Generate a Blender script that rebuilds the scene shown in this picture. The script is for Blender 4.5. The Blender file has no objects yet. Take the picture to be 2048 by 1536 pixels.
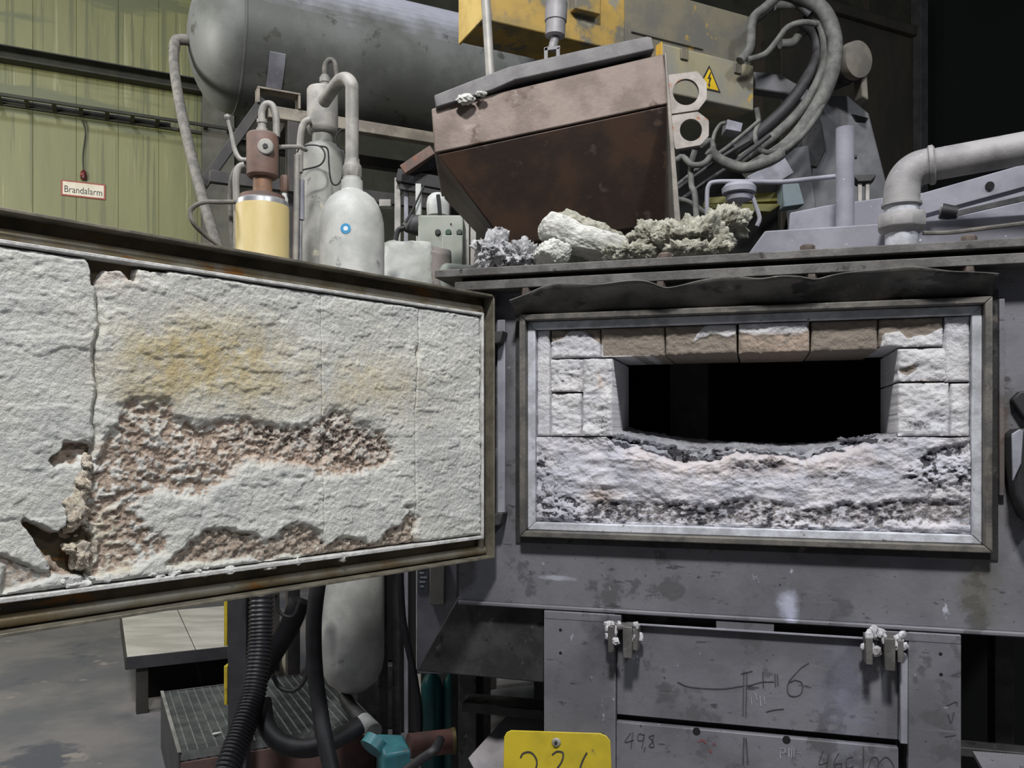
import bpy, bmesh, math, random
import numpy as np
from mathutils import Vector, Matrix, noise as mnoise

random.seed(7)
SC = bpy.context.scene
COL = SC.collection

# ------------------------------------------------------------------ camera
FPX, CX, HOR, ZC = 1700.0, 1024.0, 866.0, 1.5      # focal length in px, centre column, horizon row, eye height
cam_d = bpy.data.cameras.new('camera'); cam = bpy.data.objects.new('camera', cam_d); COL.objects.link(cam)
cam.location = (0, 0, ZC); cam.rotation_euler = (math.pi / 2, 0, 0)
cam_d.sensor_width = 36.0; cam_d.lens = 36.0 * FPX / 2048.0
cam_d.shift_y = (HOR - 768.0) / 2048.0
cam_d.clip_start = 0.05; cam_d.clip_end = 100
SC.camera = cam

# ------------------------------------------------------------------ world, lamps, exposure
SC.view_settings.view_transform = 'Standard'; SC.view_settings.look = 'None'
SC.view_settings.exposure = -1.02; SC.view_settings.gamma = 1.0; SC.view_settings.use_curve_mapping = False
wd = bpy.data.worlds.new('hall_air'); SC.world = wd; wd.use_nodes = True
wd.node_tree.nodes['Background'].inputs[0].default_value = (0.80, 0.88, 1.0, 1)
wd.node_tree.nodes['Background'].inputs[1].default_value = 0.155

def area_lamp(name, loc, target, size, power, col):
    d = bpy.data.lights.new(name, 'AREA'); d.shape = 'DISK'; d.size = size; d.energy = power; d.color = col
    o = bpy.data.objects.new(name, d); COL.objects.link(o); o.location = loc
    o.rotation_euler = (Vector(target) - Vector(loc)).to_track_quat('-Z', 'Y').to_euler()
    return o
area_lamp('bay_or_fill_lamp', (-0.25, -1.3, 5.9), (0.4, 2.2, 1.4), 0.55, 640, (1.0, 0.985, 0.96))
area_lamp('bay_or_fill_lamp', (3.6, -2.2, 6.2), (-0.5, 2.0, 1.5), 0.9, 330, (0.92, 0.96, 1.0))  # added fill from the right, brightens the open door
area_lamp('bay_or_fill_lamp', (-4.4, 3.2, 3.6), (-3.0, 6.5, 2.2), 0.9, 300, (1.0, 0.98, 0.90))  # added low light out of view, lifts the glass wall and tank dome
area_lamp('bay_or_fill_lamp', (-2.5, 1.7, 7.2), (-0.9, 4.2, 2.2), 0.9, 400, (0.92, 0.94, 1.0))

# ------------------------------------------------------------------ helpers
def S(r, g, b):
    f = lambda c: (c / 255 / 12.92) if c / 255 <= 0.04045 else ((c / 255 + 0.055) / 1.055) ** 2.4
    return (f(r), f(g), f(b), 1.0)

def W(px, py, d):
    """world point that photo pixel (px, py) shows at depth d"""
    return Vector(((px - CX) / FPX * d, d, ZC + (HOR - py) / FPX * d))

class Fr:
    """an upright working frame: U along, V into the depth, z up"""
    def __init__(s, o, u):
        s.o = np.array(o, float); u = np.array(u, float); s.u = u / np.linalg.norm(u)
        s.v = np.array((-s.u[1], s.u[0]))
    def p(s, u, v, z):
        q = s.o + s.u * u + s.v * v
        return Vector((q[0], q[1], z))
    def hit(s, px, py, v=0.0):
        rx = (px - CX) / FPX; r = np.array((rx, 1.0))
        t = (s.o @ s.v + v) / (r @ s.v); q = r * t
        return float((q - s.o) @ s.u), float(ZC + (HOR - py) / FPX * t)
    def w(s, px, py, v=0.0):
        u, z = s.hit(px, py, v); return s.p(u, v, z)
    def proj(s, u, v, z):          # arrays -> photo pixels
        x = s.o[0] + s.u[0] * u + s.v[0] * v; y = s.o[1] + s.u[1] * u + s.v[1] * v
        return CX + FPX * x / y, HOR - FPX * (z - ZC) / y
VW = Fr((0, 0), (1, 0))
FU = Fr((18 / FPX * 2.36, 2.36), (5946, -1700))
HA = Fr((-2.83 * 1.4, 5.6 * 1.4), (3476, 1700))
_d = np.array((-1513.0, -1700.0)); _d /= np.linalg.norm(_d)
DO = Fr((-36 / FPX * 2.33, 2.33), -_d)       # U runs from the door's free edge towards the hinge (u <= 0 on the door); V into the door

ORG = {}
class MB:
    def __init__(s): s.v = []; s.f = []
    def add(s, vs, fs):
        n = len(s.v); s.v += [tuple(q) for q in vs]; s.f += [tuple(i + n for i in f) for f in fs]; return s
    def box(s, fr, u0, u1, v0, v1, z0, z1):
        if u0 > u1: u0, u1 = u1, u0
        if v0 > v1: v0, v1 = v1, v0
        if z0 > z1: z0, z1 = z1, z0
        vs = [fr.p(u, v, z) for z in (z0, z1) for v in (v0, v1) for u in (u0, u1)]
        return s.add(vs, [(0, 2, 3, 1), (4, 5, 7, 6), (0, 1, 5, 4), (2, 6, 7, 3), (0, 4, 6, 2), (1, 3, 7, 5)])
    def hexa(s, a, b):
        """two matching rings of points (front ring a, back ring b)"""
        n = len(a); fs = [tuple(range(n)), tuple(range(2 * n - 1, n - 1, -1))]
        fs += [(i, i + n, (i + 1) % n + n, (i + 1) % n) for i in range(n)]
        return s.add(list(a) + list(b), fs)
    def prism(s, fr, uz, v0, v1):
        return s.hexa([fr.p(u, v0, z) for u, z in uz], [fr.p(u, v1, z) for u, z in uz])
    def plate_hole(s, outer, inner, off):
        """plate with a hole: matching rings of n points, thickness vector off"""
        n = len(outer); off = Vector(off)
        vs = list(outer) + list(inner) + [Vector(q) + off for q in outer] + [Vector(q) + off for q in inner]
        fs = []
        for i in range(n):
            j = (i + 1) % n
            fs += [(i, j, n + j, n + i), (2 * n + i, 3 * n + i, 3 * n + j, 2 * n + j), (i, 2 * n + i, 2 * n + j, j), (n + i, n + j, 3 * n + j, 3 * n + i)]
        return s.add(vs, fs)
    def tube(s, pts, r, seg=12, cap=True, smooth=0, closed=False):
        P = [Vector(q) for q in pts]
        if smooth: P = catmull(P, smooth)
        R = r if isinstance(r, (list, tuple, np.ndarray)) else [r] * len(P)
        if len(R) != len(P):
            R = np.interp(np.linspace(0, 1, len(P)), np.linspace(0, 1, len(R)), R)
        t0 = (P[1] - P[0]).normalized()
        n = t0.orthogonal().normalized(); vs = []; fs = []
        for i, q in enumerate(P):
            t = (P[min(i + 1, len(P) - 1)] - P[max(i - 1, 0)]).normalized()
            n = (n - t * n.dot(t)).normalized(); b = t.cross(n)
            for k in range(seg):
                a = 2 * math.pi * k / seg; vs.append(q + (n * math.cos(a) + b * math.sin(a)) * R[i])
        for i in range(len(P) - 1):
            for k in range(seg):
                k2 = (k + 1) % seg; fs.append((i * seg + k, i * seg + k2, (i + 1) * seg + k2, (i + 1) * seg + k))
        if cap: fs += [tuple(range(seg - 1, -1, -1)), tuple(range((len(P) - 1) * seg, len(P) * seg))]
        return s.add(vs, fs)
    def lathe(s, o, prof, seg=40, axis=(0, 0, 1)):
        """prof: (radius, distance along axis) pairs"""
        o = Vector(o); ax = Vector(axis).normalized(); n = ax.orthogonal().normalized(); b = ax.cross(n); vs = []; fs = []
        for r, h in prof:
            for k in range(seg):
                a = 2 * math.pi * k / seg; vs.append(o + ax * h + (n * math.cos(a) + b * math.sin(a)) * max(r, 1e-4))
        for i in range(len(prof) - 1):
            for k in range(seg):
                k2 = (k + 1) % seg; fs.append((i * seg + k, i * seg + k2, (i + 1) * seg + k2, (i + 1) * seg + k))
        fs += [tuple(range(seg - 1, -1, -1)), tuple(range((len(prof) - 1) * seg, len(prof) * seg))]
        return s.add(vs, fs)
    def cyl(s, a, b, r, seg=20):
        a = Vector(a); b = Vector(b); return s.lathe(a, [(r, 0), (r, (b - a).length)], seg, b - a)
    def bar(s, a, b, w, h, up=(0, 0, 1)):
        """rectangular bar from a to b"""
        a = Vector(a); b = Vector(b); t = (b - a).normalized(); x = t.cross(Vector(up))
        x = (x if x.length > 1e-6 else t.orthogonal()).normalized(); y = x.cross(t)
        q = [x * (i * w / 2) + y * (j * h / 2) for i, j in ((-1, -1), (1, -1), (1, 1), (-1, 1))]
        return s.hexa([a + k for k in q], [b + k for k in q])
    def ribbon(s, pts, wid, nrm):
        P = [Vector(q) for q in pts]; nrm = Vector(nrm).normalized(); vs = []; fs = []
        for i, q in enumerate(P):
            t = (P[min(i + 1, len(P) - 1)] - P[max(i - 1, 0)]).normalized(); x = t.cross(nrm).normalized() * wid / 2
            vs += [q - x, q + x, q - x - nrm * 0.0006, q + x - nrm * 0.0006]
        for i in range(len(P) - 1):
            a = 4 * i; b = a + 4; fs += [(a, a + 1, b + 1, b), (a, b, b + 2, a + 2), (a + 1, a + 3, b + 3, b + 1)]
        return s.add(vs, fs)
    def obj(s, name, mat, parent=None, bevel=0.0, label=None, cat=None, group=None, kind=None, angle=38, attr=None, flat=False):
        vs = np.array(s.v, float)
        if parent is None:
            lo, hi = vs.min(0), vs.max(0); org = np.array(((lo[0] + hi[0]) / 2, (lo[1] + hi[1]) / 2, lo[2]))
        else: org = ORG[parent.name]
        me = bpy.data.meshes.new(name); me.from_pydata((vs - org).tolist(), [], s.f); me.validate()
        bm = bmesh.new(); bm.from_mesh(me); bmesh.ops.recalc_face_normals(bm, faces=bm.faces); bm.to_mesh(me); bm.free()
        if attr is not None:
            for k, arr in attr.items():
                at = me.attributes.new(k, 'FLOAT', 'POINT'); at.data.foreach_set('value', np.asarray(arr, dtype=np.float32))
        if not flat:
            me.shade_smooth(); me.set_sharp_from_angle(angle=math.radians(angle))
        me.materials.append(mat)
        o = bpy.data.objects.new(name, me); COL.objects.link(o)
        if parent is None: o.location = org
        else: o.parent = parent
        ORG[o.name] = org
        if bevel:
            b = o.modifiers.new('edge', 'BEVEL'); b.width = bevel; b.segments = 2; b.limit_method = 'ANGLE'; b.angle_limit = math.radians(40)
        tag(o, label, cat, group, kind); return o

def tag(o, label=None, cat=None, group=None, kind=None):
    for k, x in (('label', label), ('category', cat), ('group', group), ('kind', kind)):
        if x: o[k] = x
    return o

def thing(name, label, cat, loc, group=None):
    o = bpy.data.objects.new(name, None); COL.objects.link(o); o.location = loc; o.empty_display_size = 0.05
    ORG[o.name] = np.array(loc, float); return tag(o, label, cat, group)

def catmull(P, n):
    P = [Vector(q) for q in P]; out = []
    Q = [P[0] * 2 - P[1]] + P + [P[-1] * 2 - P[-2]]
    for i in range(1, len(Q) - 2):
        a, b, c, d = Q[i - 1:i + 3]
        for k in range(n):
            t = k / n
            out.append(((b * 2) + (c - a) * t + (a * 2 - b * 5 + c * 4 - d) * t * t + (b * 3 - a - c * 3 + d) * t ** 3) * 0.5)
    return out + [P[-1]]

# numpy noise -----------------------------------------------------------
def _h(ix, iy, sd):
    n = (ix.astype(np.int64) * 374761393 + iy.astype(np.int64) * 668265263 + sd * 974634777) & 0xFFFFFFFF
    n = ((n ^ (n >> 13)) * 1274126177) & 0xFFFFFFFF
    return ((n ^ (n >> 16)) & 0xFFFFFF) / float(0xFFFFFF)
def vn(x, y, sd=0):
    ix = np.floor(x); iy = np.floor(y); fx = x - ix; fy = y - iy
    fx = fx * fx * (3 - 2 * fx); fy = fy * fy * (3 - 2 * fy)
    a = _h(ix, iy, sd); b = _h(ix + 1, iy, sd); c = _h(ix, iy + 1, sd); d = _h(ix + 1, iy + 1, sd)
    return a + (b - a) * fx + (c - a) * fy + (a - b - c + d) * fx * fy
def fbm(x, y, sd=0, octv=4, gain=0.5):
    t = 0.0; amp = 1.0; tot = 0.0
    for k in range(octv):
        t = t + amp * vn(x * 2 ** k + 17.3 * k, y * 2 ** k + 9.1 * k, sd + k); tot += amp; amp *= gain
    return t / tot           # 0..1
def sstep(a, b, x):
    t = np.clip((x - a) / (b - a), 0, 1); return t * t * (3 - 2 * t)
def inside(poly, x, y, soft=10.0):
    """soft 0..1 mask of a polygon in photo pixels"""
    P = np.array(poly, float); ins = np.zeros(x.shape, bool); dist = np.full(x.shape, 1e9)
    for i in range(len(P)):
        x0, y0 = P[i]; x1, y1 = P[(i + 1) % len(P)]
        c = ((y0 > y) != (y1 > y)) & (x < (x1 - x0) * (y - y0) / (y1 - y0 + 1e-12) + x0); ins ^= c
        dx, dy = x1 - x0, y1 - y0; t = np.clip(((x - x0) * dx + (y - y0) * dy) / (dx * dx + dy * dy + 1e-9), 0, 1)
        dist = np.minimum(dist, np.hypot(x - x0 - t * dx, y - y0 - t * dy))
    sd = np.where(ins, dist, -dist); return sstep(-soft, soft, sd)
def blob(x, y, cx, cy, rx, ry): return np.exp(-(((x - cx) / rx) ** 2 + ((y - cy) / ry) ** 2))

# ------------------------------------------------------------------ materials
MATS = {}
def N(nt, typ, **kw):
    n = nt.nodes.new(typ)
    for k, x in kw.items(): setattr(n, k, x)
    return n
def noise_node(nt, co, scale, detail=4, rough=0.55, stretch=None):
    n = N(nt, 'ShaderNodeTexNoise'); n.inputs['Scale'].default_value = scale; n.inputs['Detail'].default_value = detail; n.inputs['Roughness'].default_value = rough
    if stretch:
        m = N(nt, 'ShaderNodeMapping'); m.inputs['Scale'].default_value = stretch; nt.links.new(co, m.inputs[0]); co = m.outputs[0]
    nt.links.new(co, n.inputs['Vector']); return n.outputs['Fac']
def ramp(nt, src, a, b):
    r = N(nt, 'ShaderNodeMapRange'); r.interpolation_type = 'SMOOTHSTEP'; r.inputs[1].default_value = a; r.inputs[2].default_value = b
    nt.links.new(src, r.inputs[0]); return r.outputs[0]
def mixc(nt, fac, a, b):
    m = N(nt, 'ShaderNodeMix', data_type='RGBA')
    for s, x in ((m.inputs[0], fac), (m.inputs[6], a), (m.inputs[7], b)):
        if isinstance(x, (tuple, float, int)): s.default_value = x
        else: nt.links.new(x, s)
    return m.outputs[2]
def mth(nt, op, a, b=0.0):
    m = N(nt, 'ShaderNodeMath', operation=op, use_clamp=False)
    for s, x in ((m.inputs[0], a), (m.inputs[1], b)):
        if isinstance(x, (float, int)): s.default_value = x
        else: nt.links.new(x, s)
    return m.outputs[0]

def M(name, c1, c2=None, scale=6.0, rough=0.6, metal=0.0, bump=0.0, bscale=60.0, spots=(), stretch=None, dust=None, lo=0.38, hi=0.62):
    """two-tone procedural paint or metal; spots: (colour, threshold, scale[, stretch]) layers of dirt or painted shade; dust: (colour, amount) on upward faces, on the tank partly painted light"""
    if name in MATS: return MATS[name]
    m = bpy.data.materials.new(name); m.use_nodes = True; nt = m.node_tree; b = nt.nodes['Principled BSDF']
    co = N(nt, 'ShaderNodeTexCoord').outputs['Object']
    col = mixc(nt, ramp(nt, noise_node(nt, co, scale, 6, 0.6, stretch), lo, hi), c1, c2 or c1)
    for sp in spots:
        f = ramp(nt, noise_node(nt, co, sp[2], 5, 0.62, sp[3] if len(sp) > 3 else None), sp[1], sp[1] + 0.07)
        col = mixc(nt, f, col, sp[0])
    if dust:
        g = N(nt, 'ShaderNodeNewGeometry'); sx = N(nt, 'ShaderNodeSeparateXYZ'); nt.links.new(g.outputs['True Normal'], sx.inputs[0])
        f = mth(nt, 'MULTIPLY', ramp(nt, mth(nt, 'ADD', sx.outputs[2], mth(nt, 'MULTIPLY', noise_node(nt, co, 9, 4), 0.5)), 0.35, 1.0), dust[1])
        col = mixc(nt, f, col, dust[0])
    nt.links.new(col, b.inputs['Base Color']); b.inputs['Roughness'].default_value = rough; b.inputs['Metallic'].default_value = metal
    if bump:
        bn = N(nt, 'ShaderNodeBump'); bn.inputs['Strength'].default_value = bump; bn.inputs['Distance'].default_value = 0.01
        nt.links.new(noise_node(nt, co, bscale, 6, 0.65), bn.inputs['Height']); nt.links.new(bn.outputs[0], b.inputs['Normal'])
    MATS[name] = m; return m

def refractory_mat(name, base1, base2, dirt, dark, ochre=None, fine=190.0):
    """cast refractory: attributes ochre, worn, dark, pink give where the stains and the broken surface are"""
    m = bpy.data.materials.new(name); m.use_nodes = True; nt = m.node_tree; b = nt.nodes['Principled BSDF']
    co = N(nt, 'ShaderNodeTexCoord').outputs['Object']
    def A(k): return N(nt, 'ShaderNodeAttribute', attribute_name=k).outputs['Fac']
    col = mixc(nt, ramp(nt, noise_node(nt, co, 9, 6, 0.6), 0.35, 0.65), base1, base2)
    col = mixc(nt, ramp(nt, noise_node(nt, co, 70, 4, 0.7), 0.60, 0.72), col, (base2[0] * 0.75, base2[1] * 0.75, base2[2] * 0.78, 1))
    if ochre: col = mixc(nt, mth(nt, 'MULTIPLY', A('ochre'), ramp(nt, noise_node(nt, co, 26, 5, 0.7), 0.2, 0.62)), col, ochre)
    col = mixc(nt, ramp(nt, mth(nt, 'ADD', A('worn'), mth(nt, 'MULTIPLY', mth(nt, 'SUBTRACT', noise_node(nt, co, 60, 5, 0.7), 0.5), 0.9)), 0.3, 0.62), col, dirt)
    col = mixc(nt, mth(nt, 'MULTIPLY', A('pink'), ramp(nt, noise_node(nt, co, 45, 5, 0.7), 0.3, 0.6)), col, S(206, 182, 164))
    col = mixc(nt, ramp(nt, mth(nt, 'ADD', A('dark'), mth(nt, 'MULTIPLY', mth(nt, 'SUBTRACT', noise_node(nt, co, 190, 5, 0.75), 0.5), 1.5)), 0.36, 0.86), col, dark)
    nt.links.new(col, b.inputs['Base Color']); b.inputs['Roughness'].default_value = 0.95; b.inputs['Specular IOR Level'].default_value = 0.15
    bn = N(nt, 'ShaderNodeBump'); bn.inputs['Strength'].default_value = 0.85; bn.inputs['Distance'].default_value = 0.007
    nt.links.new(noise_node(nt, co, fine, 5, 0.7), bn.inputs['Height']); nt.links.new(bn.outputs[0], b.inputs['Normal'])
    MATS[name] = m; return m

def add_stain_or_shade(mat, local, size, colour, amount):
    """a deposit or painted shade with its own place and outline on the painted steel (object coordinates)"""
    nt = mat.node_tree; b = nt.nodes['Principled BSDF']; src = b.inputs['Base Color'].links[0].from_socket
    co = N(nt, 'ShaderNodeTexCoord').outputs['Object']
    d = N(nt, 'ShaderNodeVectorMath', operation='SUBTRACT'); nt.links.new(co, d.inputs[0]); d.inputs[1].default_value = local
    s = N(nt, 'ShaderNodeVectorMath', operation='DIVIDE'); nt.links.new(d.outputs[0], s.inputs[0]); s.inputs[1].default_value = size
    l = N(nt, 'ShaderNodeVectorMath', operation='LENGTH'); nt.links.new(s.outputs[0], l.inputs[0])
    f = ramp(nt, mth(nt, 'ADD', l.outputs['Value'], mth(nt, 'MULTIPLY', mth(nt, 'SUBTRACT', noise_node(nt, co, 22, 5, 0.65), 0.5), 1.6)), 1.15, 0.2)
    nt.links.new(mixc(nt, mth(nt, 'MULTIPLY', f, amount), src, colour), b.inputs['Base Color'])

BLACK = M('black_rubber', S(26, 26, 28), S(38, 38, 42), 20, 0.6)
HOLE = M('hole_black', S(8, 8, 8), S(12, 12, 12), 5, 0.9)
FRONT = M('furnace_paint', S(117, 117, 123), S(101, 101, 107), 4, 0.62, 0.15, 0.12, 50,
          spots=((S(90, 89, 93), 0.55, 9), (S(112, 112, 118), 0.61, 40, (0.14, 0.14, 1.3)), (S(72, 70, 73), 0.62, 36, (0.3, 0.3, 1)), (S(54, 52, 54), 0.655, 70), (S(84, 82, 84), 0.66, 6), (S(182, 182, 194), 0.665, 34, (0.7, 0.7, 0.5))))
SOOT = M('sooty_steel', S(66, 65, 66), S(46, 45, 46), 9, 0.6, 0.3, 0.2, 60, spots=((S(96, 92, 88), 0.62, 14), (S(34, 33, 33), 0.60, 25)))
FLANGE = M('flange_steel', S(112, 110, 108), S(84, 82, 80), 14, 0.55, 0.3, 0.15, 80, spots=((S(56, 54, 52), 0.62, 22),))
DUSTY = M('dusty_steel', S(150, 150, 160), S(128, 128, 138), 8, 0.75, 0.1, 0.1, 70, spots=((S(96, 94, 96), 0.64, 20), (S(190, 190, 200), 0.66, 50)))
RIMW = M('dusted_rim', S(196, 198, 206), S(160, 162, 168), 18, 0.8, 0.0, 0.2, 90, spots=((S(110, 110, 110), 0.64, 40),))
# ================================================================== THE SETTING
FLOORM = M('hall_floor', S(110, 107, 106), S(86, 87, 90), 1.6, 0.7, 0, 0.15, 40, spots=((S(74, 76, 82), 0.56, 1.2), (S(128, 122, 116), 0.62, 5)))
m = MB().box(VW, -9, 9, -4, 16, -0.1, 0.0); m.obj('floor', FLOORM, kind='structure')
# green profiled-glass wall on the left, plank by plank
GLASS = M('green_profile_glass', S(120, 121, 76), S(106, 108, 66), 2.0, 0.5, 0, 0.15, 14, stretch=(1, 1, 0.15),
          spots=((S(94, 97, 60), 0.54, 17, (1, 1, 0.02)), (S(138, 137, 100), 0.60, 24, (1, 1, 0.03)), (S(92, 96, 62), 0.58, 1.2, (0.25, 0.25, 1.6))))  # last layer paints dim horizontal shadow bands into the glass
uR = HA.hit(402, 400)[0]
wl = MB().box(HA, -4.6, uR, 0.06, 0.12, 0, 6.5).obj('wall_left', M('wall_backing', S(90, 96, 66), S(80, 84, 58), 3), kind='structure')
k = 0; u = -4.6
while u < uR - 0.02:
    b = min(u + 0.35, uR)
    MB().prism(HA, [(u + 0.0008, 0.0), (b - 0.0008, 0.0), (b - 0.0008, 6.5), (u + 0.0008, 6.5)], 0.0, 0.058).obj('glass_plank', GLASS, wl, bevel=0.002)
    u = b; k += 1
DARKW = M('dark_hall_wall', S(58, 58, 46), S(44, 45, 36), 2.5, 0.85, 0, 0.2, 20, spots=((S(72, 62, 52), 0.6, 2.0, (1, 1, 0.3)),))
uE = HA.hit(1838, 300)[0]
wb = MB().box(HA, uR, uE, 0.02, 0.14, 0, 8).obj('wall_back', DARKW, kind='structure')
# steel framing on the dark wall
a = HA.hit(1560, 36)[0]
RUSTB = M('brown_cladding', S(70, 64, 54), S(56, 54, 48), 3, 0.7, 0.1, 0.1, 30, stretch=(1, 1, 0.3))
zb_ = HA.hit(1740, 40)[1]
MB().box(HA, a, uE, -0.10, 0.02, zb_ - 0.09, zb_ + 0.05).obj('wall_beam', RUSTB, wb, bevel=0.01)
MB().box(HA, uE - 0.16, uE, -0.16, 0.02, 0, 8).obj('wall_post', M('post_steel', S(74, 74, 74), S(60, 60, 62), 4, 0.7, 0.1), wb, bevel=0.01)
MB().box(HA, a, uE - 0.17, -0.03, 0.018, 0, zb_ - 0.1).obj('wall_panel', RUSTB, wb, bevel=0.01)
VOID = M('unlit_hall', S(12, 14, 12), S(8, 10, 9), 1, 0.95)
MB().box(VW, 3.0, 12, 13.0, 13.2, 0, 12).obj('wall_dark_backdrop', VOID, kind='structure')  # added near-black backdrop; the hall's unlit depth is in its colour
# steel column at the end of the glass wall
COLM = M('column_grey', S(96, 94, 84), S(78, 78, 70), 4, 0.7, 0.1, 0.1, 30)
c0, c1 = HA.hit(404, 400, -0.12)[0], HA.hit(468, 400, -0.12)[0]
t = thing('hall_column', 'dark grey steel hall column behind the big horizontal tank', 'column', HA.p((c0 + c1) / 2, -0.05, 0))
for nm, v0, v1, ua, ub in (('flange', -0.15, -0.135, c0, c1), ('flange', 0.0, 0.015, c0, c1), ('web', -0.134, -0.001, (c0 + c1) / 2 - 0.006, (c0 + c1) / 2 + 0.006)):
    MB().box(HA, ua, ub, v0, v1, 0, 6.5).obj(nm, COLM, t, bevel=0.003)
# channel beam and ladder cable tray on the wall
DKST = M('dark_rail_steel', S(52, 52, 42), S(40, 40, 34), 8, 0.6, 0.3)
zc = HA.hit(200, 140, -0.08)[1]
t = thing('channel_beam', 'dark steel channel running along the green glass wall above the cable tray', 'beam', HA.p(-1.0, -0.1, zc - 0.05))
MB().box(HA, -4.6, 1.3, -0.14, -0.005, zc + 0.050, zc + 0.060).obj('top_flange', DKST, t)
MB().box(HA, -4.6, 1.3, -0.015, -0.005, zc - 0.049, zc + 0.049).obj('web', DKST, t)
MB().box(HA, -4.6, 1.3, -0.14, -0.005, zc - 0.060, zc - 0.050).obj('bottom_flange', DKST, t)
zt = HA.hit(240, 236, -0.1)[1]
t = thing('cable_tray', 'ladder-type cable tray with open rungs along the green wall', 'cable tray', HA.p(-1.0, -0.1, zt - 0.05))
MB().box(HA, -4.6, 1.6, -0.27, -0.24, zt - 0.014, zt + 0.012).obj('side_rail', DKST, t)
MB().box(HA, -4.6, 1.6, -0.034, -0.004, zt - 0.014, zt + 0.012).obj('side_rail', DKST, t)
u = -4.5
while u < 1.56:
    MB().box(HA, u, u + 0.035, -0.239, -0.035, zt - 0.012, zt + 0.004).obj('rung', DKST, t); u += 0.213
for k in range(2):
    MB().tube([HA.p(-4.5 + 0.75 * j, -0.055 - 0.04 * k, zt + 0.016 + 0.003 * math.sin(j * 1.7 + k)) for j in range(8)], 0.010, 8, smooth=4).obj(
        'tray_cable', BLACK, label=('black cable lying in the wall-side of the cable tray', 'black cable lying in the middle of the cable tray', 'black cable lying in the outer side of the cable tray')[k], cat='cable', group='cables in the wall tray')
# fire alarm sign
v = -0.012
p0, z1 = HA.hit(122, 362, v); p1, z0 = HA.hit(211, 397, v)
zz0, zz1 = HA.hit(166, 395, v)[1], HA.hit(166, 364, v)[1]
t = thing('alarm_sign', 'small white sign with red border reading Brandalarm on the green wall', 'sign', HA.p((p0 + p1) / 2, v, zz0))
MB().box(HA, p0, p1, v, v + 0.010, zz0, zz1).obj('border', M('sign_red', S(150, 62, 48), S(132, 52, 42), 9, 0.5), t, bevel=0.002)
MB().box(HA, p0 + 0.014, p1 - 0.014, v - 0.002, v - 0.0002, zz0 + 0.013, zz1 - 0.013).obj('face', M('sign_cream', S(214, 206, 186), S(198, 190, 168), 8, 0.5), t)

def text_mesh(body, size, fr, u, v, z, name, mat, parent, width=None):
    cu = bpy.data.curves.new('txt', 'FONT'); cu.body = body; cu.size = size; cu.extrude = 0.0006
    ob = bpy.data.objects.new('txt', cu); COL.objects.link(ob); bpy.context.view_layer.update()
    me = bpy.data.meshes.new_from_object(ob.evaluated_get(bpy.context.evaluated_depsgraph_get()))
    vs = [q.co.copy() for q in me.vertices]; fs = [tuple(q.vertices) for q in me.polygons]
    bpy.data.objects.remove(ob); bpy.data.curves.remove(cu); bpy.data.meshes.remove(me)
    x0 = min(q.x for q in vs); x1 = max(q.x for q in vs); sx = (width / (x1 - x0)) if width else 1.0
    mm = MB(); mm.add([fr.p(u + (q.x - x0) * sx, v - q.z, z + q.y) for q in vs], fs)
    return mm.obj(name, mat, parent, flat=True)
INK = M('sign_ink', S(40, 38, 40), S(48, 46, 46), 9, 0.6)
text_mesh('Brandalarm', (zz1 - zz0) * 0.62, HA, p0 + 0.028, v - 0.003, zz0 + 0.032, 'lettering', INK, t, width=(p1 - p0) - 0.056)
c = HA.w(167, 350, -0.03); 
t = thing('alarm_button', 'dark red alarm call point hanging on a cable above the fire alarm sign', 'alarm button', c + Vector((0, 0, -0.045)))
REDK = M('alarm_red', S(92, 34, 30), S(74, 28, 26), 10, 0.4)
MB().lathe(c + Vector((0, 0, -0.045)), [(0.012, 0), (0.026, 0.012), (0.028, 0.05), (0.022, 0.075), (0.008, 0.09)], 20).obj('housing', REDK, t)
MB().cyl(c + Vector((0, -0.034, 0.0)), c + Vector((0, -0.02, 0.0)), 0.012, 16).obj('push_cap', M('alarm_cap', S(150, 60, 50)), t)
MB().tube([c + Vector((0, 0.0, 0.045)), HA.w(166, 310, -0.03), HA.w(171, 265, -0.03), HA.w(165, 240, -0.05)], 0.006, 8, smooth=6).obj('cable', BLACK, t)

# ================================================================== FURNACE
fu = FU.hit
uL = fu(918, 1000)[0]; uRt = fu(2330, 900)[0]
zF0 = fu(1500, 1232)[1]; zTop = fu(1600, 548, -0.075)[1]
RV = -0.042
rL, rR = fu(1038, 850, RV)[0], fu(1986, 850, RV)[0]; rT, rB = fu(1500, 611, RV)[1], fu(1500, 1090, RV)[1]
furn_o = FU.p((uL + uRt) / 2, 0.7, 0)
for px, py, sx, sz, cc, am in ((1577, 1208, .028, .05, S(196, 198, 220), .75), (1690, 1385, .06, .17, S(128, 130, 150), .55), (1235, 1262, .10, .07, S(58, 58, 66), .7), (1770, 1290, .09, .06, S(62, 62, 68), .6),
                               (1998, 900, .03, .20, S(96, 78, 60), .6), (2010, 1040, .09, .10, S(140, 140, 146), .45), (1960, 1180, .06, .12, S(92, 88, 72), .5), (1110, 1156, .06, .008, S(180, 180, 196), .7), (1010, 760, .03, .16, S(54, 52, 54), .6)):  # last entry paints in the dark shading left of the mouth
    add_stain_or_shade(FRONT, FU.w(px, py, 0) - furn_o, (sx, max(sx, .08), sz), cc, am)
furn = thing('furnace', 'grey steel melting furnace with open brick-lined mouth and sooty front plate', 'furnace', FU.p((uL + uRt) / 2, 0.7, 0))
def rect(u0, u1, z0, z1, v, fr=FU): return [fr.p(u0, v, z0), fr.p(u1, v, z0), fr.p(u1, v, z1), fr.p(u0, v, z1)]
iL, iR, iT, iB = rL + 0.012, rR - 0.012, rT - 0.012, rB + 0.012
off = Vector((FU.v[0], FU.v[1], 0)) * 0.02
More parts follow.
